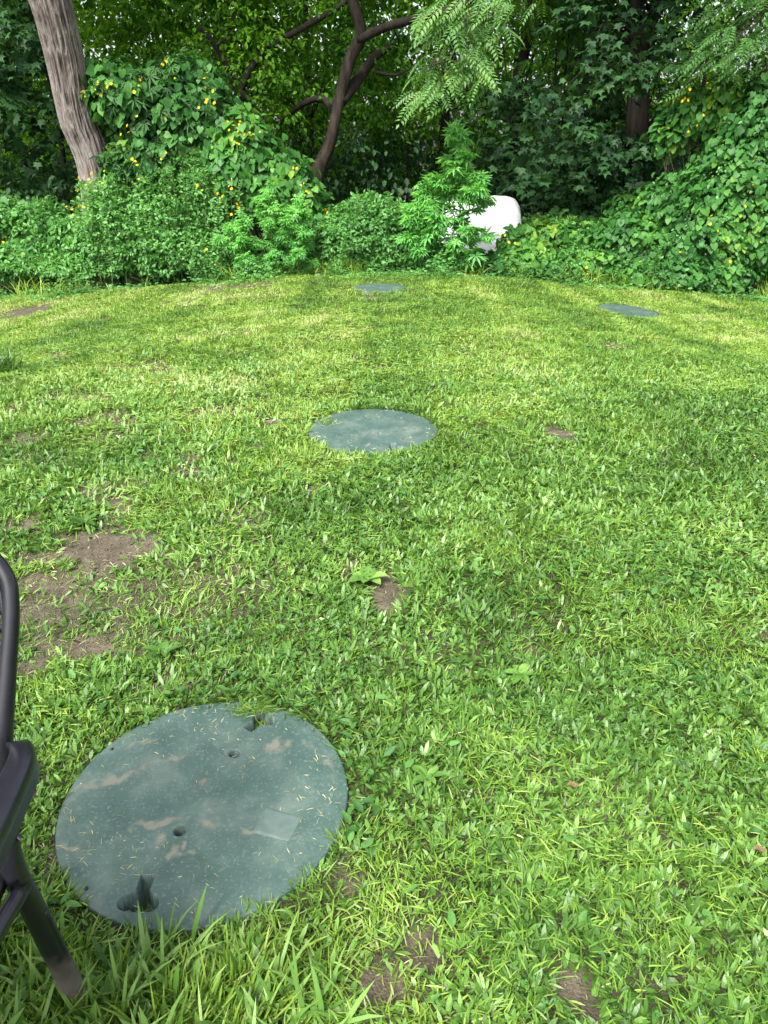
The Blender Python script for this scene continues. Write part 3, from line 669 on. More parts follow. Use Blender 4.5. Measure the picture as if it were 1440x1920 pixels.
make_lid(L1, 'grass speckled green lid in the middle of the lawn, second nearest', 90, 300, [(q2[0], q2[1] + .01, 1.7, 1.2)], [(q1[0], q1[1], .012), (q3[0], q3[1], .010)],
    [ml(760, 805, .08, .05, 0, .5, L1), ml(690, 815, .08, .06, 0, .45, L1), ml(690, 836, .012, .02, 0, 1, L1)], None, 13, .10)
make_lid(LIDS[2], 'distant green lid at the top centre of the mound near the white bale', 30, 120, [], [], [], None, 23, .15)
make_lid(LIDS[3], 'distant tilted green lid on the right side of the mound', 30, 120, [], [], [], None, 33, .15)
# wet grass lying in the hand grips of the near lid, and a tuft on the second
ga2 = Acc()
for (hx, hy), cnt, zz in ((r1, 60, -.07), (r2, 240, -.05)):
    x = L0[0][0] + hx + rng.normal(size=cnt) * .018; y = L0[0][1] + hy + rng.normal(size=cnt) * .014
    ga2.add(*blades(x, y, rng.uniform(.02, .05, cnt), rng.uniform(.0012, .0028, cnt), rng.random(cnt) * 6.283, rng.uniform(1.0, 1.5, cnt), rng.uniform(0, .4, cnt), rng.uniform(.1, .85, cnt), lid_top(L0, x, y) + zz + rng.random(cnt) * .02))
q = local_on_lid(L0, 475, 1332); cnt = 170; x = L0[0][0] + q[0] + rng.normal(size=cnt) * .035; y = L0[0][1] + q[1] + rng.normal(size=cnt) * .012
ga2.add(*blades(x, y, rng.uniform(.02, .05, cnt), rng.uniform(.0012, .0028, cnt), rng.random(cnt) * 6.283, np.full(cnt, 1.5), np.full(cnt, .05), rng.uniform(.0, .8, cnt), lid_top(L0, x, y) + .006 + rng.random(cnt) * .006))
q = local_on_lid(L1, 614, 793); cnt = 90; x = L1[0][0] + q[0] + rng.normal(size=cnt) * .025; y = L1[0][1] + q[1] + rng.normal(size=cnt) * .03
ga2.add(*blades(x, y, rng.uniform(.02, .05, cnt), rng.uniform(.002, .004, cnt), rng.random(cnt) * 6.283, rng.uniform(1.2, 1.5, cnt), np.full(cnt, .05), rng.uniform(.3, .95, cnt), lid_top(L1, x, y) + .006 + rng.random(cnt) * .02))
tag(ga2.build('cut_grass', M['grass']), 'clumps of cut grass caught in the lid hand grips', 'cut grass', kind='stuff')

# ---------------------------------------------------------------- small weeds and fallen leaves in the lawn
def rosette(px, py, label, nleaf, size, wid, lift, tpl=T_OV, spread=6.283, head=0, tb=.6):
    g0 = G(px, py); g0[2] = float(zsurf(np.array([g0[0]]), np.array([g0[1]]))[0])
    t = thing('broadleaf_weed', label, 'weed', g0, 'broadleaf weeds in the lawn')
    size *= .72; tb -= .32
    for k in range(nleaf):
        a = head + spread * k / nleaf + rng.normal() * .2; L = size * rng.uniform(.75, 1.15); d = np.array((math.cos(a), math.sin(a)))
        n = 6; s = np.linspace(0, 1, n); wdt = L * wid * np.sin(np.pi * np.clip(s * .9 + .08, 0, 1)) ** .8 * .5; wdt[0] = L * .03; wdt[-1] = 0
        el = lift * rng.uniform(.6, 1.2); rad = L * s; zz = .006 + L * (np.sin(el) * s * 1.3 - .55 * s * s * np.sin(el + .25)) + .008
        V = []
        for i in range(n):
            c = np.array((g0[0] + d[0] * rad[i], g0[1] + d[1] * rad[i], g0[2] + max(zz[i], .006))); sd = np.array((-d[1], d[0], 0)) * wdt[i]
            V += [c - sd + (0, 0, wdt[i] * .35 + rng.normal() * .0008), c, c + sd + (0, 0, wdt[i] * .35 + rng.normal() * .0008)]
        F = []
        for i in range(n - 1):
            b = i * 3; F += [(b, b + 1, b + 4, b + 3), (b + 1, b + 2, b + 5, b + 4)]
        mesh('leaf', V, F, M['broad'], t, attrs={'tint': np.full(len(V), np.clip(tb + rng.normal() * .15, 0, 1))}, smooth=True)
    return t
T_W = 0
rosette(690, 1092, 'pale round leaved weed beside the small bare spot in mid lawn', 7, .10, .62, .5, tb=.9)
rosette(310, 1235, 'leafy weed rosette above the foreground lid', 9, .085, .42, .8, tb=.6)
rosette(975, 1272, 'flat pale weed in the grass right of centre', 6, .075, .5, .3, tb=.85)
rosette(160, 985, 'dark weed clump at the upper edge of the large bare patch', 8, .10, .3, .7, tb=.3)
rosette(405, 1395 + 290, 'narrow leaved weed hanging over the lower rim of the foreground lid', 5, .06, .2, .9, head=1.2, spread=2, tb=.8).location.z += 0
rosette(800, 1462, 'broad weed in the grass right of the foreground lid', 7, .07, .45, .45, tb=.7)
rosette(540, 1240, 'bushy weed among the clover behind the foreground lid', 9, .07, .35, .8, tb=.6)
rosette(1145, 985, 'pale flattened weed on the right side of the mid lawn', 6, .1, .35, .25, tb=.95)
for px, py, lb in ((1072, 1487, 'curled brown dead leaf lying in the grass right of centre'), (1420, 1610, 'pinkish dead leaf in the grass near the right edge'), (1205, 527, 'brown dead leaf at the foot of the right vines')):
    g0 = G(px, py); g0[2] = float(zsurf(np.array([g0[0]]), np.array([g0[1]]))[0]) + (.03 if py > 1000 else .05)
    t = thing('fallen_leaf', lb, 'leaf', g0)
    s = .028 if py > 1000 else .08; V = []; F = []
    for i in range(6):
        for j in range(5):
            u = i / 5; v = (j - 2) / 2; wdt = math.sin(math.pi * (.02 + .97 * u)) ** .9 * .36
            V.append((g0[0] + s * (u - .5), g0[1] + s * v * wdt, g0[2] + s * (.35 * v * v * wdt + .12 * math.sin(u * 7))))
    for i in range(5):
        for j in range(4): b = i * 5 + j; F.append((b, b + 5, b + 6, b + 1))
    mesh('blade', V, F, M['deadleaf'], t, smooth=True)
# dark tall tuft at the far left edge of the picture
g0 = G(-12, 700); t = thing('grass_tuft', 'dark green unmown tuft at the left edge of the lawn', 'grass tuft', g0); n = 420
x = g0[0] + rng.normal(size=n) * .09; y = g0[1] + rng.normal(size=n) * .08
ac = Acc(); ac.add(*blades(x, y, rng.uniform(.10, .22, n), rng.uniform(.006, .012, n), rng.random(n) * 6.283, rng.uniform(.05, .7, n), rng.uniform(.2, 1.3, n), rng.uniform(0, .4, n))); ac.build('blades', M['broad'], t)

# ---------------------------------------------------------------- chair
cx0 = -.80
chair = thing('patio_chair', 'dark grey plastic garden chair with woven pattern back at the left edge', 'chair', (cx0, .62, zbase(cx0, .62)))
zf = float(zbase(cx0, .62))
def W(p): return (p[0], p[1], p[2])
hwid = .265
def mx(s, p): return (cx0 + s * (p[0] - cx0), p[1], p[2])
# back frame: post, rounded corner, top rail
pr = [(-.545, .80, .40), (-.543, .818, .49), (-.539, .845, .60), (-.5285, .885, .70), (-.522, .925, .79), (-.532, .945, .835), (-.572, .957, .868), (-.66, .965, .885), (cx0, .97, .89)]
pl = [mx(-1, p) for p in pr[::-1]][1:]
ac = Acc(); full = pr + pl; V, F, A = tube(full, [.012, .0155, .0155, .0125] + [.0112] * (len(full) - 8) + [.0125, .0155, .0155, .012], 20, 8); ac.add(V, F, A); ac.build('back_frame', M['chair'], chair, True)
# woven back panel: crossing diagonal strips on a slightly curved sheet
def bp(u, v):                           # u -1..1 across, v 0..1 up
    hw_ = .277 - .002 * v; x = cx0 + u * hw_ * (1 - .10 * max(0, v - .8) / .2)
    yy = .815 + .15 * v ** 1.1 + .02 * (1 - u * u); return np.array((x, yy, .47 + .41 * v))
ac = Acc()
def strip(a, b, wd, off):
    pts = [bp(a[0] + (b[0] - a[0]) * s, a[1] + (b[1] - a[1]) * s) + (0, off, 0) for s in np.linspace(0, 1, 9)]
    V, F, A = tube(pts, [wd] * 9, 6, 2, cap=False); ac.add(V, F, A)
N_ = 22
for k in range(-N_, N_ + 1):
    for s in (1, -1):
        u0 = 2 * k / N_
        # line u = u0 + s*2*v, clipped to -1..1
        vs = [v for v in np.linspace(0, 1, 41) if -1 <= u0 + s * 1.6 * v <= 1]
        if len(vs) > 2: strip((u0 + s * 1.6 * vs[0], vs[0]), (u0 + s * 1.6 * vs[-1], vs[-1]), .0042, .003 * s)
ac.build('back_panel', M['chair'], chair, True)
# inner rim between frame and weave
ac = Acc(); V, F, A = tube([bp(.95, 0), bp(.965, .35), bp(.965, .7), bp(.96, .9), bp(.8, .985), bp(.4, 1.0), bp(0, 1.0), bp(-.4, 1.0), bp(-.8, .985), bp(-.95, .9), bp(-.955, .7), bp(-.955, .35), bp(-.95, 0), bp(0, 0), bp(.95, 0)], [.003] * 15, 10, 4); ac.add(V, F, A); ac.build('panel_rim', M['chair'], chair, True)
def slab(path, widths, thick, flange, ends=True):
    """sweep a rounded band (flat on top, flange hanging at the outer edge) along path; path = (x,y,z,sidex,sidey)"""
    sec = [(-.5, 0), (-.46, .5), (-.38, .8), (.38, .8), (.46, .55), (.5, .1), (.49, -flange), (.42, -flange), (.40, -.6), (-.40, -.6), (-.47, -.5)]
    X = catmull(np.array([list(p) + [w_] for p, w_ in zip(path, widths)]), 8); V = []
    for r_ in X:
        c = r_[:3]; sd = norm(np.array((r_[3], r_[4], 0)));
        for u, v in sec: V.append(c + sd * u * r_[5] + np.array((0, 0, 1)) * v * thick)
    m = len(sec); F = []
    for i in range(len(X) - 1):
        for j in range(m): F.append((i * m + j, i * m + (j + 1) % m, (i + 1) * m + (j + 1) % m, (i + 1) * m + j))
    c0 = len(V); V.append(np.mean(V[:m], 0)); V.append(np.mean(V[c0 - m:c0], 0))
    for j in range(m): F += [((j + 1) % m, j, c0, c0), (c0 - m + j, c0 - m + (j + 1) % m, c0 + 1, c0 + 1)]
    return np.array(V), np.array(F)
for s in (1, -1):
    path = [(-.538, .848, .600, 1, .35), (-.508, .840, .618, 1, .25), (-.486, .80, .628, 1, .15), (-.477, .74, .632, 1, .12), (-.470, .66, .636, 1, .06), (-.465, .56, .642, 1, 0), (-.467, .46, .645, 1, -.05), (-.48, .38, .635, 1, -.1), (-.49, .35, .60, 1, -.1)]
    path = [(*mx(s, p[:3]), p[3] * s, p[4]) for p in path]
    V, F = slab(path, [.028, .031, .036, .040, .044, .048, .050, .046, .040], .010, 3.0)
    ac = Acc(); ac.add(V, F)
    ac.build('armrest', M['chair'], chair, True)
# seat
us = np.linspace(-1, 1, 25); vs = np.linspace(0, 1, 21); V = []
for top in (0, -.018):
    for v in vs:
        for u in us:
            e = max(0, abs(u) - .85) / .15; f = max(0, .1 - v) / .1
            V.append((cx0 + u * (.25 + .015 * (1 - v)), .36 + .46 * v, zf * 0 + .425 - .02 * math.sin(v * math.pi) * (1 - u * u) - .02 * e * e - .03 * f * f + .01 * v + top))
F = []; na = len(us); nb = len(vs); o = na * nb
for i in range(nb - 1):
    for j in range(na - 1): b = i * na + j; F += [(b, b + 1, b + na + 1, b + na), (o + b, o + b + na, o + b + na + 1, o + b + 1)]
for i in range(nb - 1):
    a = i * na; F.append((a, a + na, o + a + na, o + a)); a += na - 1; F.append((a, o + a, o + a + na, a + na))
for j in range(na - 1):
    F.append((j, o + j, o + j + 1, j + 1)); a = (nb - 1) * na + j; F.append((a, a + 1, o + a + 1, o + a))
mesh('seat', V, F, M['chair'], chair, smooth=True)
def leg(pts, r0, r1):
    n = len(pts); V, F, A = tube(pts, list(np.linspace(r0, r1, n)), 18, 6); ac = Acc(); ac.add(V, F, A)
    # a groove rib down the outside, as moulded legs have
    P_ = np.array(pts[-3:], float); n = 3; V, F, A = tube(P_ + np.array((.016 if pts[0][0] > cx0 else -.016, 0.0, 0)), list(np.linspace(r0 * .32, r1 * .32, n)), 8, 6); ac.add(V, F, A)
    return ac.build('leg', M['chairleg'], chair, True)
zr = float(zbase(-.56, .94))
for s in (1, -1):
    leg([mx(s, p) for p in ((-.5405, .835, .56), (-.543, .812, .47), (-.545, .812, .40), (-.553, .845, .28), (-.564, .885, .13), (-.574, .935, zr - .005))], .0160, .0205)
    leg([mx(s, p) for p in ((-.49, .36, .60), (-.492, .365, .42), (-.495, .36, .25), (-.50, .345, zr - .005))], .019, .022)
# side apron joining legs under the seat
for s in (1, -1):
    ac = Acc(); V, F, A = tube([mx(s, p) for p in ((-.538, .81, .375), (-.54, .70, .385), (-.54, .55, .39), (-.51, .38, .39))], [.014] * 4, 10, 5); ac.add(V, F, A); ac.build('side_rail', M['chair'], chair, True)

# ---------------------------------------------------------------- wrapped bale
def make_bale():
    c = P(893, 425, 14.1); Lh, Rb = .725, .69
    zc = float(zbase(c[0], c[1])) + Rb
    t = thing('wrapped_bale', 'large white plastic wrapped bale behind the tall weed', 'bale', (c[0], c[1], zc - Rb))
    nu, nv = 150, 200; u = np.linspace(-1, 1, nu); a = np.arange(nv) / nv * 2 * np.pi
    # silhouette: rounded rectangle around the horizontal axis
    s = np.sign(u) * np.abs(u) ** .8; ang = u * np.pi / 2
    e = 2 / 6
    xx = np.sign(np.sin(ang)) * np.abs(np.sin(ang)) ** e * Lh; rr = np.abs(np.cos(ang)) ** e * Rb
    Xx, A_ = np.meshgrid(xx, a, indexing='ij'); Rr = np.repeat(rr[:, None], nv, 1)
    f = fbm(Xx * 2.0, np.cos(A_) * 9, np.sin(A_) * 9, seed=5); g_ = 1 - np.abs(2 * fbm(Xx * 3 + 3, np.cos(A_) * 6, np.sin(A_) * 6, seed=8) - 1)
    k = np.clip(Rr / Rb * 3, 0, 1)
    seam = np.exp(-((A_ - 3.42) / .02) ** 2) * .014 + np.exp(-((A_ - 3.05 - .1 * noise(Xx * 2, Xx * 0)) / .015) ** 2) * .012
    Rr = Rr * (1 + k * (.035 * (f - .5) + .03 * (g_ - .6))) - seam * k
    Xx = Xx * (1 - .05 * (np.sin(A_) < 0) * np.abs(np.sin(A_))) * (1 + .012 * (noise(np.cos(A_) * 4, np.sin(A_) * 4, seed=3) - .5))
    Y_ = np.cos(A_) * Rr; Z_ = np.sin(A_) * Rr
    V = np.stack([c[0] + Xx, c[1] + Y_, zc + Z_], -1).reshape(-1, 3)
    i = np.arange(nu - 1)[:, None] * nv; j = np.arange(nv)[None]; j2 = (j + 1) % nv
    F = np.stack([i + j, i + j2, i + nv + j2, i + nv + j], -1).reshape(-1, 4)
    mesh('film_wrap', V, F, M['bale'], t, smooth=True)
    # loose film flaps and small grey scuffs
    for q in range(16):
        aa = rng.uniform(2.6, 4.2); x0 = rng.uniform(-.1, .5); ln = rng.uniform(.05, .16)
        pts = []
        for s_ in np.linspace(0, 1, 4): 
            rr_ = Rb * 1.005; an = aa + .05 * math.sin(s_ * 5); rr_ *= .998; pts.append((c[0] + x0 + ln * s_, c[1] + math.cos(an) * rr_, zc + math.sin(an) * rr_))
        V, F, A = tube(pts, [.002, .005, .004, .002], 6, 3); ac = Acc(); ac.add(V, F, A); ac.build('film_fold', M['scuff'], t, True)
make_bale()

# ---------------------------------------------------------------- shrubs and vines
def E(px, py, d, wpx, hpx, depth):      # an ellipsoid whose outline is about wpx x hpx photograph pixels at distance d
    c = P(px, py, d); zz = d * ct - (c[2] - CAMZ) * st; k = zz / FPX
    return (c + np.array((0, depth / 2, 0)), np.array((wpx / 2 * k, depth / 2, hpx / 2 * k)))
def flowers(t, spots, d, seedn):
    for px, py, num, dd in spots:
        c = P(px, py, dd); n = num
        n = max(1, int(n * .75)); p = c + rng.normal(size=(n, 3)) * np.array((.06, .03, .06)); nr = jitter_n(np.tile((0, -.8, .5), (n, 1)), .5)
        V, F, A = leaves(T_FLOWER, p, np.cross(nr, (1, 0, 0)), nr, rng.uniform(.018, .033, n), rng.random(n)); m_ = len(T_FLOWER[0])
        for k in range(n): mesh('flower', V[k * m_:(k + 1) * m_], T_FLOWER[1], M['yellow'], t, attrs={'tint': A[k * m_:(k + 1) * m_]})
def stems(t, base, tips, r=.012, mat='stem', name='stem', n=None):
    ac = Acc()
    for tip in tips:
        b = np.array(base) + rng.normal(size=3) * (.12, .08, 0); b[2] = float(zbase(b[0], b[1])) - .02; tip = np.array(tip)
        mid = (b + tip) / 2 + rng.normal(size=3) * .06; V, F, A = tube([b, mid, tip], [r, r * .75, r * .3], 6, 4); ac.add(V, F, A)
    return ac.build(name, M[mat], t, True)
def shrub(name, label, cat, ells, kinds, group=None, fl=None, stem=True, seed=0, front=.3):
    c0 = np.mean([e[0] for e in ells], 0); base = np.array((c0[0], c0[1], float(zbase(c0[0], c0[1]))))
    t = thing(name, label, cat, base, group)
    for nm, tpl, mat, n, size, kw in kinds:
        V, F, A = shell_foliage(tpl, ells, n, size, seed=seed, front=front, **kw); mesh(nm, V, F, M[mat], t, attrs={'tint': A}); seed += 7
    if stem: stems(t, base, [e[0] + rng.normal(size=3) * np.array(e[1]) * .4 for e in ells for _ in range(4)], .014, 'twig')
    if fl: flowers(t, fl, 0, seed)
    return t
GRP = 'shrubs along the edge of the lawn'
D = 12.2
# big small-leaved shrub mound
shrub('leafy_shrub', 'large rounded light green small leaved shrub below the grey trunk', 'shrub',
      [E(285, 425, D, 300, 220, 1.4), E(375, 385, D + .25, 190, 190, 1.2), E(205, 430, D, 150, 170, 1.1), E(330, 475, D - .1, 290, 90, .8), E(300, 335, D + .3, 190, 90, .7), E(110, 502, D, 260, 40, .6)],
      [('foliage', T_OV, 'smallleaf', 42000, .062, dict(depth=.45, lump=.42, tmix=.72, hang=.1, wid=.95, up=.9))], GRP, seed=11,
      fl=[(165, 395, 3, D - .3), (435, 355, 5, D - .1), (415, 365, 4, D - .2), (375, 345, 3, D)])
# heart-leaved vine draped behind it
shrub('flowering_vine', 'heart leaved vine with yellow blossoms draped over the bush against the grey trunk', 'vine',
      [E(300, 230, 12.6, 270, 200, 1.3), E(205, 168, 12.4, 125, 110, .6), E(360, 190, 12.9, 140, 150, .9), E(260, 310, 12.4, 180, 80, .8), E(330, 130, 12.9, 60, 60, .4)],
      [('foliage', T_HEART, 'heart', 2700, .115, dict(depth=.45, lump=.32, tmix=.42, hang=1.1, jit=.35, up=.2)),
       ('small_foliage', T_PALM, 'dark', 900, .16, dict(depth=.5, lump=.3, tmix=.8, hang=.7))], GRP, seed=31,
      fl=[(192, 152, 9, 12.25), (155, 165, 4, 12.2), (183, 160, 3, 12.2), (258, 165, 6, 12.3), (312, 124, 4, 12.4), (325, 145, 2, 12.4), (377, 145, 3, 12.5), (393, 152, 3, 12.5), (380, 200, 3, 12.4), (398, 202, 3, 12.4),
          (252, 205, 2, 12.2), (233, 240, 4, 12.2), (300, 293, 4, 12.1), (228, 297, 2, 12.1), (255, 305, 3, 12.1), (255, 320, 3, 12.1), (150, 338, 4, 12.1), (183, 325, 5, 12.1), (170, 330, 3, 12.1), (130, 390, 5, 12.0), (305, 208, 2, 12.2)])
# vine slope on its right
shrub('flowering_vine', 'heart leaved vine with yellow blossoms sloping down right of the big shrub', 'vine',
      [E(450, 270, 12.5, 120, 130, .8), E(500, 350, 12.5, 190, 160, 1.0), E(560, 400, 12.5, 110, 150, .9), E(580, 460, 12.4, 90, 90, .7), E(430, 320, 12.4, 90, 120, .7)],
      [('foliage', T_HEART, 'heart', 2300, .105, dict(depth=.3, lump=.25, tmix=.6, hang=1.0, jit=.35, up=.3))], GRP, seed=41,
      fl=[(452, 240, 9, 12.1), (440, 262, 6, 12.1), (465, 245, 5, 12.1), (430, 230, 3, 12.1), (575, 350, 4, 12.1), (567, 340, 2, 12.1), (607, 395, 4, 12.0), (440, 395, 4, 11.9), (560, 320, 4, 12.1), (375, 475, 3, 11.9), (405, 503, 2, 11.9)])
# hemp-like bush
def hemp_plant(name, label, px, pyb, pyt, wpx, d, n, group=None, size=.16, shape=1.0, bare_low=0.0):
    base = P(px, pyb, d); base[2] = float(zbase(base[0], base[1])); top = P(px, pyt, d)
    t = thing(name, label, 'plant', base, group); H = top[2] - base[2]; k = (d * ct - (top[2] - CAMZ) * st) / FPX; Wd = wpx / 2 * k
    ac = Acc(); V, F, A = tube([base, base + (0.02, 0, H * .4), base + (.0, 0, H * .75), top - (0, 0, .05)], [.016, .013, .008, .004], 8, 5); ac.add(V, F, A)
    pos = []; dirs = []
    nb = max(10, int(H / .085))
    for i in range(nb):
        s = .12 + .86 * i / nb; a = i * 2.4 + rng.normal() * .4; L = Wd * (math.sin(math.pi * min(1, (s * shape + .12))) ** .6) * rng.uniform(.7, 1.1) * (1 - s * .25)
        b = base + np.array((0, 0, H * s)); tip = b + np.array((math.cos(a) * L, math.sin(a) * L * .8, L * (.55 if s > .4 else .25)))
        if tip[2] > top[2]: tip[2] = top[2] - .02
        mid = (b + tip) / 2 + (0, 0, L * .06); V, F, A = tube([b, mid, tip], [.006, .004, .002], 5, 3); ac.add(V, F, A)
        m = max(3, int(n / nb * (L / Wd + .3)))
        q = rng.random(m) ** .6; p = b + (tip - b) * q[:, None] + rng.normal(size=(m, 3)) * .035
        if s < bare_low: p = p[: max(1, int(m * (.15 + .5 * s / bare_low)))]; m = len(p)
        pos.append(p); dirs.append((tip - b) / max(L, .05) * .6 + rng.normal(size=(m, 3)) * .7)
    m = 18; pos.append(top + rng.normal(size=(m, 3)) * (.05, .05, .05)); dirs.append(rng.normal(size=(m, 3)) + (0, 0, .4))
    p = np.concatenate(pos); dr = np.concatenate(dirs); dr[:, 2] = dr[:, 2] * .5 - .1; m = len(p)
    nr = jitter_n(np.tile((0, -.25, 1.), (m, 1)), .35); tint = np.clip(.35 + .35 * (p[:, 2] - base[2]) / H * rng.random(m) * 2 + rng.normal(size=m) * .15, 0, 1)
    V, F, A = leaves(T_PALM, p, dr, nr, size * rng.uniform(.6, 1.15, m), tint); mesh('foliage', V, F, M['hemp'], t, attrs={'tint': A}); ac.build('stem', M['stem'], t, True)
    return t
hemp_plant('tall_weed', 'tall hemp-like weed with narrow fingered leaves standing before the white bale', 856, 500, 250, 142, 12.1, 1050, size=.185, bare_low=.5)
hemp_plant('tall_weed', 'shorter hemp-like weed at the left side of the tall one', 794, 500, 352, 100, 12.15, 620, size=.15)
for k, (px, pt, w_, lb) in enumerate(((455, 405, 90, 'feathery bright weed in front of the big shrub, left one of three'), (510, 345, 100, 'feathery bright weed in front of the vine slope, tallest of three'), (560, 375, 90, 'feathery bright weed in front of the vine slope, right one of three'))):
    hemp_plant('feathery_weed', lb, px, 512, pt, w_, 12.0, 700, 'feathery weeds before the vine slope', size=.105)
# middle shrubs
shrub('leafy_shrub', 'low light green bush between the vine slope and the tall weed', 'shrub',
      [E(700, 445, 12.3, 150, 130, .9), E(645, 455, 12.2, 110, 110, .7), E(690, 400, 12.5, 80, 60, .4)],
      [('foliage', T_OV, 'smallleaf', 15000, .065, dict(depth=.45, lump=.4, tmix=.55, hang=.3, up=.6))], GRP, seed=51)
shrub('leafy_shrub', 'low green bush at the foot of the tall weed', 'shrub',
      [E(770, 472, 12.3, 100, 80, .7), E(735, 430, 12.6, 90, 100, .5), E(815, 500, 12.2, 90, 34, .5)],
      [('foliage', T_OV, 'smallleaf', 12000, .06, dict(depth=.45, lump=.4, tmix=.5, hang=.3, up=.6))], GRP, seed=56)
# small upright sprigs give the bushes an uneven top
def sprig(px, pyb, pyt, d, n, mat, label, size=.06, grp='upright sprigs above the low bushes'):
    base = P(px, pyb, d); top = P(px + rng.uniform(-10, 10), pyt, d); base[2] = float(zbase(base[0], base[1])); t = thing('sprig', label, 'plant', base, grp)
    ac = Acc(); V, F, A = tube([base, (base + top) / 2 + (.03, 0, 0), top], [.006, .004, .002], 5, 4); ac.add(V, F, A); ac.build('stem', M['stem'], t, True)
    s = rng.uniform(.3, 1, n); p = base + (top - base) * s[:, None]; a = rng.random(n) * 6.283; d_ = np.stack([np.cos(a), np.sin(a), rng.uniform(0, .7, n)], 1)
    V, F, A = leaves(T_OV, p + d_ * .02, d_, jitter_n(np.tile((0, -.3, 1.), (n, 1)), .3), size * rng.uniform(.7, 1.3, n), np.clip(rng.normal(size=n) * .2 + .6, 0, 1)); mesh('foliage', V, F, M[mat], t, attrs={'tint': A})
for px, pt, d_, lb in ((645, 385, 12.4, 'slim leafy sprig right beside the vine slope'), (672, 372, 12.4, 'tallest leafy sprig in the low bush left of centre'), (725, 366, 12.5, 'leafy sprig nearest the shorter hemp-like weed'), (752, 385, 12.5, 'leafy sprig touching the shorter hemp-like weed'),
                      (698, 380, 12.5, 'leafy sprig between two taller ones in the low bush'), (60, 378, 12.6, 'leafy sprig over the bush at the far left'), (1225, 460, 11.9, 'pale sprig in front of the right vine bank'), (640, 440, 12.0, 'short sprig at the foot of the vine slope')):
    sprig(px, 505, pt, d_, 90, 'smallleaf', lb)
ORD = 'first second third fourth fifth sixth seventh eighth ninth tenth eleventh twelfth thirteenth'.split()
for ki, px in enumerate(np.linspace(165, 445, 13)):
    sprig(px + rng.uniform(-8, 8), 400, 300 + abs(px - 330) * .28 + rng.uniform(-6, 14), 12.2 + rng.uniform(-.1, .3), 70, 'smallleaf', '%s leafy shoot on top of the large rounded shrub counting from the grey trunk' % ORD[ki], .055, 'shoots rising from the large shrub')
shrub('leafy_shrub', 'low mixed bush at the far left edge of the lawn', 'shrub',
      [E(60, 440, 12.6, 150, 110, 1.0), E(-40, 430, 12.7, 150, 130, 1.0), E(40, 490, 12.4, 200, 70, .7), E(130, 460, 12.5, 110, 100, .7), E(170, 475, 12.3, 110, 80, .6)],
      [('foliage', T_OV, 'smallleaf', 9000, .08, dict(depth=.4, lump=.3, tmix=.5, hang=.4)), ('vine_leaves', T_HEART, 'heart', 900, .10, dict(depth=.3, lump=.3, tmix=.6, hang=.8))], GRP, seed=61, fl=[(8, 448, 3, 12.0)])
# right side
shrub('flowering_vine', 'low vine with yellow blossoms at the foot of the white bale', 'vine',
      [E(980, 468, 12.4, 80, 80, .6), E(895, 500, 12.3, 170, 52, .5), E(960, 498, 12.2, 110, 46, .5), E(1010, 490, 12.2, 90, 70, .6)],
      [('foliage', T_HEART, 'heart', 1500, .09, dict(depth=.35, lump=.3, tmix=.62, hang=.9, up=.4))], GRP, seed=71,
      fl=[(946, 447, 3, 12.1), (957, 455, 2, 12.1), (988, 445, 2, 12.1), (970, 474, 2, 12.0)])
shrub('ground_vine', 'low spread of vine between the bale and the right vine bank', 'vine',
      [E(1060, 440, 13.4, 190, 60, 1.2), E(1110, 495, 12.3, 180, 50, .8), E(1050, 500, 12.2, 130, 45, .6), E(1150, 470, 12.8, 140, 70, .9)],
      [('foliage', T_HEART, 'heart', 2400, .085, dict(depth=.3, lump=.35, tmix=.6, hang=.7, up=.8)), ('fine_foliage', T_OV, 'smallleaf', 5000, .05, dict(depth=.35, lump=.35, tmix=.6, hang=.4, up=.7))], GRP, seed=81,
      fl=[(1093, 508, 2, 11.9), (1105, 510, 2, 11.9), (1035, 425, 2, 12.7)])
shrub('vine_bank', 'tall bank of heart leaved vine rising at the right edge of the lawn', 'vine',
      [E(1230, 465, 12.3, 240, 120, 1.4), E(1370, 460, 12.0, 260, 190, 1.6), E(1440, 370, 12.0, 260, 260, 1.6), E(1330, 380, 12.8, 210, 120, 1.2), E(1520, 300, 12.0, 300, 350, 1.6), E(1240, 395, 13.4, 180, 80, 1.0), E(1300, 520, 11.9, 300, 60, .8)],
      [('foliage', T_HEART, 'heart', 11000, .092, dict(depth=.3, lump=.3, tmix=.45, hang=1.0, jit=.35, up=.55)), ('fine_foliage', T_OV, 'smallleaf', 7000, .055, dict(depth=.3, lump=.2, tmix=.4, hang=.5))], GRP, seed=91,
      fl=[(1394, 385, 3, 11.4), (1333, 408, 2, 11.7), (1328, 415, 2, 11.7), (1361, 420, 2, 11.6), (1423, 453, 2, 11.3), (1263, 478, 2, 11.6), (1392, 490, 2, 11.3), (1210, 487, 2, 11.7), (1188, 490, 2, 11.7), (1398, 342, 2, 11.8)])
shrub('flowering_vine', 'arched vine with yellow blossoms on top, beside the reddish trunk at the right', 'vine',
      [E(1330, 215, 13.2, 150, 90, .9), E(1390, 200, 12.9, 120, 90, .8), E(1265, 250, 13.4, 70, 90, .6), E(1430, 260, 12.6, 120, 110, .8)],
      [('foliage', T_HEART, 'heart', 1900, .10, dict(depth=.4, lump=.35, tmix=.6, hang=1.0, up=.3))], GRP, seed=101,
      fl=[(1290, 182, 4, 12.9), (1275, 193, 3, 12.9), (1322, 165, 2, 12.9), (1243, 245, 3, 13.1), (1310, 230, 2, 12.9), (1298, 248, 3, 12.9), (1340, 255, 2, 12.8), (1345, 165, 2, 12.9)])

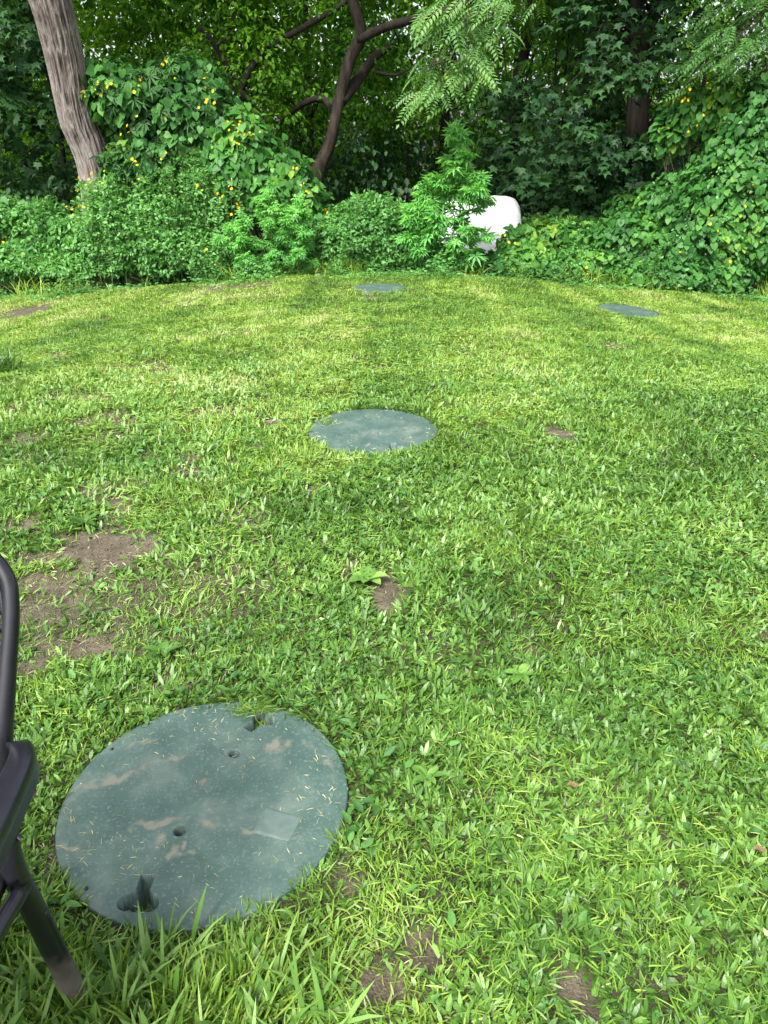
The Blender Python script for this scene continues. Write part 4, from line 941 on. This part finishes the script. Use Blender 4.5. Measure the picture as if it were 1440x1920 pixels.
# weedy strip where the lawn stops
n = 26000; x = rng.uniform(-9.5, 9.5, n); y = 11.7 + 1.1 * (fbm(x * .9, x * 0, seed=110) - .5) + rng.normal(size=n) * .12 + rng.random(n) ** 1.5 * 1.2
pos = np.stack([x, y, zbase(x, y) + rng.random(n) ** 2 * .5 * sstep(.4, .75, fbm(x * 2.2, y * 2.2, seed=111))], 1); a = rng.random(n) * 6.283
V, F, A = leaves(T_OV, pos, np.stack([np.cos(a), np.sin(a), rng.uniform(-.4, .5, n)], 1), jitter_n(np.tile((0, -.3, 1.), (n, 1)), .45), rng.uniform(.03, .085, n), np.clip(rng.normal(size=n) * .22 + .1 + .6 * noise(x * 2, y * 2, seed=113), 0, 1))
tag(mesh('edge_weeds', V, F, M['smallleaf'], attrs={'tint': A}), 'low weeds where the lawn meets the shrubs', 'weeds', kind='stuff')
ac = Acc(); n = 5200; x = rng.uniform(-9.5, 9.5, n); y = 11.9 + np.abs(rng.normal(size=n)) * .35; m = fbm(x * 1.5, y, seed=112) > .52; x, y = x[m], y[m]; n = len(x)
ac.add(*blades(x, y, rng.uniform(.12, .38, n), rng.uniform(.008, .014, n), rng.random(n) * 6.283, rng.uniform(.05, .6, n), rng.uniform(.2, 1.5, n), rng.uniform(.3, .8, n), zbase(x, y)))
tag(ac.build('tall_edge_grass', M['grass']), 'tall grass blades at the foot of the shrubs', 'grass', kind='stuff')

# ---------------------------------------------------------------- trees
def trunk(t, pts, radii, mat, seg=14, rough=.12, name='trunk', parent=None, seed=0, k=8):
    V, F, A = tube(pts, radii, seg, k, rough, seed); ac = Acc(); ac.add(V, F, A); return ac.build(name, M[mat], parent or t, True)
def ext(p, q, L): d = norm(np.array(q) - np.array(p)); return np.array(q) + d * L
def clump_cloud(n, lo, hi, r0, r1, test=None):
    out = []
    while len(out) < n:
        c = rng.uniform(lo, hi)
        if test is None or test(c): out.append((c, rng.uniform(r0, r1)))
    return out
def high_crown(t, c, rad, n=36, per=70, mat='wood', size=.22, zmin=3.6, name='crown', tmix=.4):
    cl = []
    for _ in range(n):
        u = rand_dir(1)[0] * rng.random() ** .4; p = np.array(c) + u * np.array(rad)
        p[2] = max(p[2], zmin + rng.random() * .5); cl.append((p, rng.uniform(.7, 1.2)))
    V, F, A = spray_foliage(T_OV, cl, per, size, seed=int(abs(c[0]) * 10), tmix=tmix, flat=.8); return mesh(name, V, F, M[mat], t, attrs={'tint': A})
def twigs_to(cl, root, ac, r=.012, every=1):
    for c, rr in cl[::every]:
        mid = (np.array(c) + root) / 2 + rng.normal(size=3) * .2; V, F, A = tube([root, mid, c], [r, r * .6, r * .25], 5, 4); ac.add(V, F, A)

# T1: thick grey trunk at the left
b0 = P(180, 330, 12.95); base = np.array((P(192, 480, 13)[0], 12.95, 0)); base[2] = float(zbase(base[0], base[1]))
t = thing('grey_barked_tree', 'thick leaning tree with grey furrowed bark at the upper left', 'tree', base)
kx = 12.9 / FPX
top = P(95, 0, 12.3); top2 = P(60, -140, 12.0); pts = [base - (0, 0, .1), b0, P(146, 225, 12.8), P(122, 110, 12.55), top, top2, ext(top, top2, 2.6)]
trunk(t, pts, [.27, .245, .25, .25, .262, .27, .2], 'greybark', 260, .17, seed=5, k=26)
trunk(t, [top2, top2 + (-1.2, .5, 1.2), top2 + (-2.4, 1.3, 2.6)], [.16, .12, .06], 'greybark', 20, .1, 'limb', seed=6)
trunk(t, [top2 + (0, 0, .6), top2 + (1.2, .8, 1.8), top2 + (2.6, 1.9, 3.0)], [.16, .12, .06], 'greybark', 20, .1, 'limb', seed=7)
high_crown(t, (base[0] - .5, 13.6, 6.6), (3.2, 2.6, 2.4), 60, 80, zmin=4.4)
# T2: dark bent tree in the centre
base = P(588, 420, 13.6); base[2] = float(zbase(base[0], base[1]))
t = thing('bent_dark_tree', 'dark bending tree with forking limbs in the centre of the wood edge', 'tree', base)
q = lambda px, py, d: P(px, py, d)
pts = [base, q(592, 345, 13.6), q(618, 270, 13.6), q(636, 190, 13.6), q(655, 115, 13.6), q(676, 65, 13.5), q(662, 5, 13.4), q(640, -60, 13.3), q(630, -200, 13.2)]
trunk(t, pts, [.15, .12, .09, .084, .09, .085, .075, .07, .05], 'brownbark', 30, .16, seed=15, k=12)
trunk(t, [q(672, 75, 13.5), q(720, 52, 13.3), q(780, 35, 13.1), q(850, 15, 12.9), q(960, -40, 12.7)], [.07, .06, .055, .05, .03], 'darkbark', 16, .1, 'limb', seed=16)
trunk(t, [q(640, 190, 13.6), q(672, 148, 13.9), q(700, 110, 14.2), q(735, 85, 14.5)], [.09, .085, .07, .04], 'darkbark', 14, .1, 'limb', seed=17)
trunk(t, [q(628, 205, 13.7), q(600, 185, 14.0), q(560, 200, 14.3), q(520, 235, 14.5)], [.07, .05, .045, .02], 'darkbark', 12, .1, 'limb', seed=18)
trunk(t, [q(700, 135, 14.0), q(745, 140, 14.0), q(780, 120, 14.0)], [.03, .02, .01], 'darkbark', 8, .1, 'limb', seed=19)
cl = [(P(px, py, d), r) for px, py, d, r in [(rng.uniform(430, 800), rng.uniform(-160, 230), rng.uniform(14.1, 15.8), rng.uniform(.35, .7)) for _ in range(80)]]
V, F, A = spray_foliage(T_OV, cl, 130, .095, seed=3, tmix=.5); mesh('crown', V, F, M['wood'], t, attrs={'tint': A})
high_crown(t, (base[0], 14.2, 6.2), (2.8, 2.5, 2.2), 40, 70, zmin=3.7, name='upper_crown')
# T3: forked tree left of it
base = P(500, 430, 14.2); base[2] = float(zbase(base[0], base[1]))
t = thing('forked_tree', 'slim black forked tree behind the flowering vines left of centre', 'tree', base)
trunk(t, [base, q(498, 260, 14.2), q(470, 200, 14.2), q(447, 168, 14.2)], [.07, .055, .06, .07], 'darkbark', 14, .1, seed=20)
trunk(t, [q(449, 172, 14.2), q(425, 125, 14.1), q(400, 80, 14.0), q(372, 50, 13.9)], [.07, .05, .04, .03], 'darkbark', 12, .1, 'limb', seed=21)
trunk(t, [q(449, 172, 14.2), q(478, 118, 14.2), q(520, 80, 14.2), q(580, 45, 14.2), q(645, 5, 14.2), q(700, -60, 14.2)], [.06, .05, .05, .045, .04, .03], 'darkbark', 12, .1, 'limb', seed=22)
trunk(t, [q(405, 88, 14.1), q(430, 60, 14.2), q(440, 0, 14.3)], [.03, .02, .015], 'darkbark', 8, .1, 'limb', seed=23)
cl = [(P(rng.uniform(180, 520), rng.uniform(-160, 130), rng.uniform(14, 16)), rng.uniform(.35, .65)) for _ in range(75)]
V, F, A = spray_foliage(T_OV, cl, 130, .095, seed=4, tmix=.65); mesh('crown', V, F, M['wood'], t, attrs={'tint': A})
high_crown(t, (base[0] - .5, 15.4, 6.4), (2.6, 2.2, 2.2), 30, 70, zmin=4.0, name='upper_crown')
# T4: dark maple-like tree, right, branches sweeping to the ground
base = P(1195, 400, 14.6); base[2] = float(zbase(base[0], base[1]))
t = thing('dark_maple_tree', 'dark leaved tree with low drooping branches behind the white bale at the right', 'tree', base)
trunk(t, [base, q(1193, 250, 14.6), q(1198, 120, 14.6), q(1190, 0, 14.6), q(1180, -300, 14.5)], [.2, .18, .17, .15, .08], 'darkbark', 24, .15, seed=25)
cl = [(P(px, py, d), r) for px, py, d, r in [(rng.uniform(930, 1220), rng.uniform(150, 420), rng.uniform(15.2, 16.4), rng.uniform(.4, .65)) for _ in range(56)]]
cl += [(P(px, py, 13.6), .42) for px, py in ((1110, 120), (1150, 90), (1180, 130), (1250, 90), (1260, 110), (1140, 150), (1040, 180), (1000, 230), (1100, 240), (1060, 290), (990, 310), (1130, 265), (1170, 270))] + [(P(rng.uniform(1030, 1200), rng.uniform(220, 390), 14.2), rng.uniform(.35, .5)) for _ in range(14)]
cl += [(P(rng.uniform(1080, 1330), rng.uniform(-120, 60), rng.uniform(13.9, 15)), rng.uniform(.4, .7)) for _ in range(26)]
V, F, A = spray_foliage(T_MAPLE, cl, 62, .13, seed=6, tmix=.5, flat=.6, droop=.5); mesh('crown', V, F, M['dark'], t, attrs={'tint': A})
ac = Acc(); twigs_to(cl, P(1193, 60, 14.6), ac, .016, 7); ac.build('limb', M['darkbark'], t, True)
high_crown(t, (base[0], 15, 6), (3.2, 2.6, 2.4), 60, 80, 'dark', zmin=3.7, name='upper_crown')
# T5: reddish trunk at the right edge
base = P(1420, 330, 13.0); base[2] = float(zbase(base[0], base[1]))
t = thing('red_barked_tree', 'tree with a reddish brown trunk leaning at the right edge', 'tree', base)
trunk(t, [base, q(1422, 240, 12.95), q(1440, 160, 12.8), q(1462, 70, 12.6), q(1490, -60, 12.4), q(1520, -250, 12.2)], [.12, .11, .11, .12, .12, .08], 'redbark', 30, .12, seed=27)
high_crown(t, (base[0] + 1, 13.2, 6.2), (2.6, 2.4, 2.2), 40, 80, zmin=4.0, name='crown')
# T6: walnut with pinnate leaves hanging in front, top centre
base = P(1010, 400, 17.5); base[2] = float(zbase(base[0], base[1]))
t = thing('walnut_tree', 'tree with bright feather-like leaves hanging down at the top centre', 'tree', base)
trunk(t, [base, q(960, 250, 17.5), q(985, 95, 17.3), q(1012, 40, 17), q(1040, -80, 16.6)], [.13, .12, .10, .09, .06], 'darkbark', 14, .1, seed=30)
limb = [q(1040, -80, 16.6), q(1000, -160, 15), q(940, -140, 13), q(900, -80, 11.8), q(850, 40, 11.4), q(815, 120, 11.3)]
trunk(t, limb, [.06, .06, .05, .035, .018, .006], 'darkbark', 10, .1, 'limb', seed=31)
anch = [(900, -30), (870, 20), (850, 60), (830, 95), (815, 125), (800, 150), (795, 175), (880, 55), (900, 60), (930, 20), (860, 110), (840, 150), (900, 100), (920, 70), (880, 10), (940, -10), (820, 30), (835, 5), (910, 130), (885, 135), (830, 170), (950, 40)]
ac = Acc(); pos = []; dirs = []
for ax_, ay_ in anch:
    a = P(ax_, ay_, rng.uniform(11.2, 11.8)); root = min([np.array(l) for l in limb], key=lambda l: np.linalg.norm(l - a))
    V, F, A = tube([root, (root + a) / 2 + (0, 0, .08), a], [.009, .006, .003], 5, 4); ac.add(V, F, A)
    for _ in range(7):
        pos.append(a + rng.normal(size=3) * (.13, .12, .10)); th = rng.uniform(2.4, 5.6) if rng.random() < .75 else rng.random() * 6.28
        dirs.append((math.cos(th), math.sin(th) * .9, rng.uniform(-.75, -.1)))
pos = np.array(pos); dirs = np.array(dirs); n = len(pos)
V, F, A = leaves(T_PIN, pos, dirs, jitter_n(np.tile((0, -.5, 1.), (n, 1)), .25), rng.uniform(.30, .46, n), np.clip(.6 + rng.normal(size=n) * .2, 0, 1))
mesh('foliage', V, F, M['pinnate'], t, attrs={'tint': A}); ac.build('twig', M['twig'], t, True)
cl = [(P(rng.uniform(930, 1100), rng.uniform(-100, 140), rng.uniform(15, 18)), rng.uniform(.3, .55)) for _ in range(18)]
V, F, A = spray_foliage(T_PIN, cl, 16, .4, seed=7, tmix=.4, wid=1.0); mesh('crown', V, F, M['wood'], t, attrs={'tint': A})
# T7: pinnate sprays top right
base = P(1500, 330, 14.5); base[2] = float(zbase(base[0], base[1]))
t = thing('walnut_tree', 'tree with feather-like leaves spreading in from the upper right corner', 'tree', base)
trunk(t, [base, q(1510, 150, 14.5), q(1500, -50, 14.3), q(1480, -250, 14)], [.14, .12, .11, .07], 'darkbark', 14, .1, seed=33)
pos = []; dirs = []; ac = Acc(); root = P(1500, -20, 14)
for _ in range(34):
    a = P(rng.uniform(1310, 1470), rng.uniform(-40, 165), rng.uniform(12.2, 13.4))
    V, F, A = tube([root, (root + a) / 2 + (0, 0, .15), a], [.012, .008, .003], 5, 4); ac.add(V, F, A)
    for _ in range(5): pos.append(a + rng.normal(size=3) * .13); th = rng.uniform(2.2, 5.0); dirs.append((math.cos(th), math.sin(th), rng.uniform(-.5, .05)))
pos = np.array(pos); dirs = np.array(dirs); n = len(pos)
V, F, A = leaves(T_PIN, pos, dirs, jitter_n(np.tile((0, -.3, 1.), (n, 1)), .25), rng.uniform(.32, .5, n), np.clip(.3 + rng.normal(size=n) * .2, 0, 1)); mesh('foliage', V, F, M['pinnate'], t, attrs={'tint': A}); ac.build('twig', M['twig'], t, True)
high_crown(t, (base[0] + .5, 15, 6), (2.6, 2.4, 2.2), 40, 80, zmin=3.7)
# T8: maple-like tree at the left edge
base = P(-60, 420, 14.5); base[2] = float(zbase(base[0], base[1]))
t = thing('dark_maple_tree', 'dark leaved tree filling the far left edge behind the grey trunk', 'tree', base)
trunk(t, [base, q(-55, 200, 14.5), q(-50, 0, 14.4), q(-40, -300, 14.3)], [.16, .14, .12, .07], 'darkbark', 16, .1, seed=35)
cl = [(P(rng.uniform(-160, 120), rng.uniform(-80, 360), rng.uniform(13.8, 15.6)), rng.uniform(.35, .65)) for _ in range(56)] + [(P(px, py, 12.7), .3) for px, py in ((15, 60), (30, 110), (5, 180), (20, 30), (-10, 110))]
V, F, A = spray_foliage(T_MAPLE, cl, 60, .13, seed=8, tmix=.5, flat=.6); mesh('crown', V, F, M['dark'], t, attrs={'tint': A})
high_crown(t, (base[0], 15, 6), (2.8, 2.4, 2.2), 40, 80, 'dark', zmin=3.9, name='upper_crown')

# deeper trees: trunk + crown each
deep = [(-11, 20, 'slender dark tree deep in the wood at the far left'), (-7.2, 19, 'slender dark tree deep in the wood left of the grey trunk'), (-4.2, 21, 'deep tree just right of the grey trunk'), (-1.6, 19.5, 'deep tree behind the forked tree'), (1.0, 18.5, 'thin dark tree behind the tall weed'), (3.0, 21.5, 'deep tree behind the bale'),
        (5.6, 18.8, 'deep tree behind the dark maple'), (8.6, 20, 'deep tree behind the right vine bank'), (12, 18, 'deep tree beyond the right edge'), (-9, 25, 'farthest tree at the left'), (-3, 26, 'farthest tree behind the centre left'), (3.4, 27, 'farthest tree behind the centre right'), (9.5, 26, 'farthest tree at the right')]
for k, (x0, y0, lb) in enumerate(deep):
    zb = float(zbase(x0, y0)); t = thing('woodland_tree', lb, 'tree', (x0, y0, zb), 'trees deep in the wood'); ln = rng.normal() * .4
    r0 = rng.uniform(.06, .13)
    trunk(t, [(x0, y0, zb), (x0 + ln * .3, y0, zb + 1.5), (x0 + ln * .5 + rng.normal() * .1, y0, zb + 3), (x0 + ln, y0, zb + 6)], [r0, r0 * .9, r0 * .8, r0 * .5], 'darkbark', 10, .1, seed=40 + k)
    cl = []
    for _ in range(60 if y0 < 24 else 90):
        cl.append((np.array((x0 + rng.normal() * 1.9, y0 + rng.normal() * 1.2, rng.uniform(.6, 6.5))), rng.uniform(.45, .9)))
    V, F, A = spray_foliage(T_OV, cl, 75, .14, seed=k, tmix=.5 if x0 < 3 else .35, flat=.7); mesh('crown', V, F, M['wood' if (x0 < 3 or y0 > 24) else 'dark'], t, attrs={'tint': A})
    ac = Acc(); twigs_to(cl, np.array((x0 + ln * .5, y0, zb + 2.8)), ac, .02, 5); ac.build('limb', M['darkbark'], t, True)
# thin saplings
for k, (px, py0, py1, d_, lb) in enumerate(((862, 420, 190, 15.5, 'thin dark sapling behind the tall weed'), (768, 420, 200, 16.5, 'thin sapling between the bent tree and the tall weed'), (578, 330, 220, 15.5, 'thin crooked sapling beside the bent tree'), (905, 400, 260, 15.8, 'thin sapling over the bale'), (690, 400, 230, 16, 'thin sapling right of the bent tree'), (1045, 200, -20, 16.2, 'thin dark sapling before the bright gap'), (1075, 200, -20, 16.8, 'second thin sapling before the bright gap, right one'))):
    b = P(px, py0, d_); b[2] = float(zbase(b[0], b[1])); tp = P(px + rng.uniform(-15, 15), py1, d_); t = thing('sapling', lb, 'sapling', b, 'saplings under the trees')
    trunk(t, [b, (b + tp) / 2 + rng.normal(size=3) * .05, tp], [.028, .022, .012], 'darkbark', 7, .05, seed=60 + k)
    cl = [(tp + rng.normal(size=3) * (.35, .35, .3), .3) for _ in range(7)]; V, F, A = spray_foliage(T_OV, cl, 45, .1, seed=70 + k, tmix=.3); mesh('crown', V, F, M['wood'], t, attrs={'tint': A})

# undergrowth filling the wood floor
cl = []
for _ in range(1300):
    x0 = rng.uniform(-14, 14); y0 = rng.uniform(14.2, 24); h = rng.random() ** 1.2 * 2.3; cl.append((np.array((x0, y0, float(zbase(x0, y0)) + .1 + h)), rng.uniform(.4, .8)))
V, F, A = spray_foliage(T_OV, cl, 70, .12, seed=9, tmix=.35, flat=.7)
tag(mesh('undergrowth', V, F, M['dark'], attrs={'tint': A}), 'dark leafy undergrowth beneath the trees', 'undergrowth', kind='stuff')
# far wood closing the view
cl = []
for _ in range(2300):
    x0 = rng.uniform(-26, 26); y0 = 31 + rng.normal() * 1.6; cl.append((np.array((x0, y0, rng.uniform(-.6, 9.5))), rng.uniform(.7, 1.4)))
V, F, A = spray_foliage(T_OV, cl, 70, .26, seed=10, tmix=.5, flat=.9)
tag(mesh('far_wood', V, F, M['farleaf'], attrs={'tint': A}), 'far sunlit wood seen through the nearer trees', 'woodland', kind='stuff')
# closed roof of leaves above the wood (out of the picture, it keeps the wood floor dark)
cl = []
for _ in range(640):
    x0 = rng.uniform(-18, 18); y0 = rng.uniform(13.8, 28); cl.append((np.array((x0, y0, rng.uniform(6.2, 9.5))), rng.uniform(.9, 1.5)))
V, F, A = spray_foliage(T_OV, cl, 42, .34, seed=12, tmix=.4, flat=.6)
tag(mesh('shade_canopy', V, F, M['wood'], attrs={'tint': A}), 'unseen high leaf canopy added to shade the wood', 'canopy', kind='stuff')
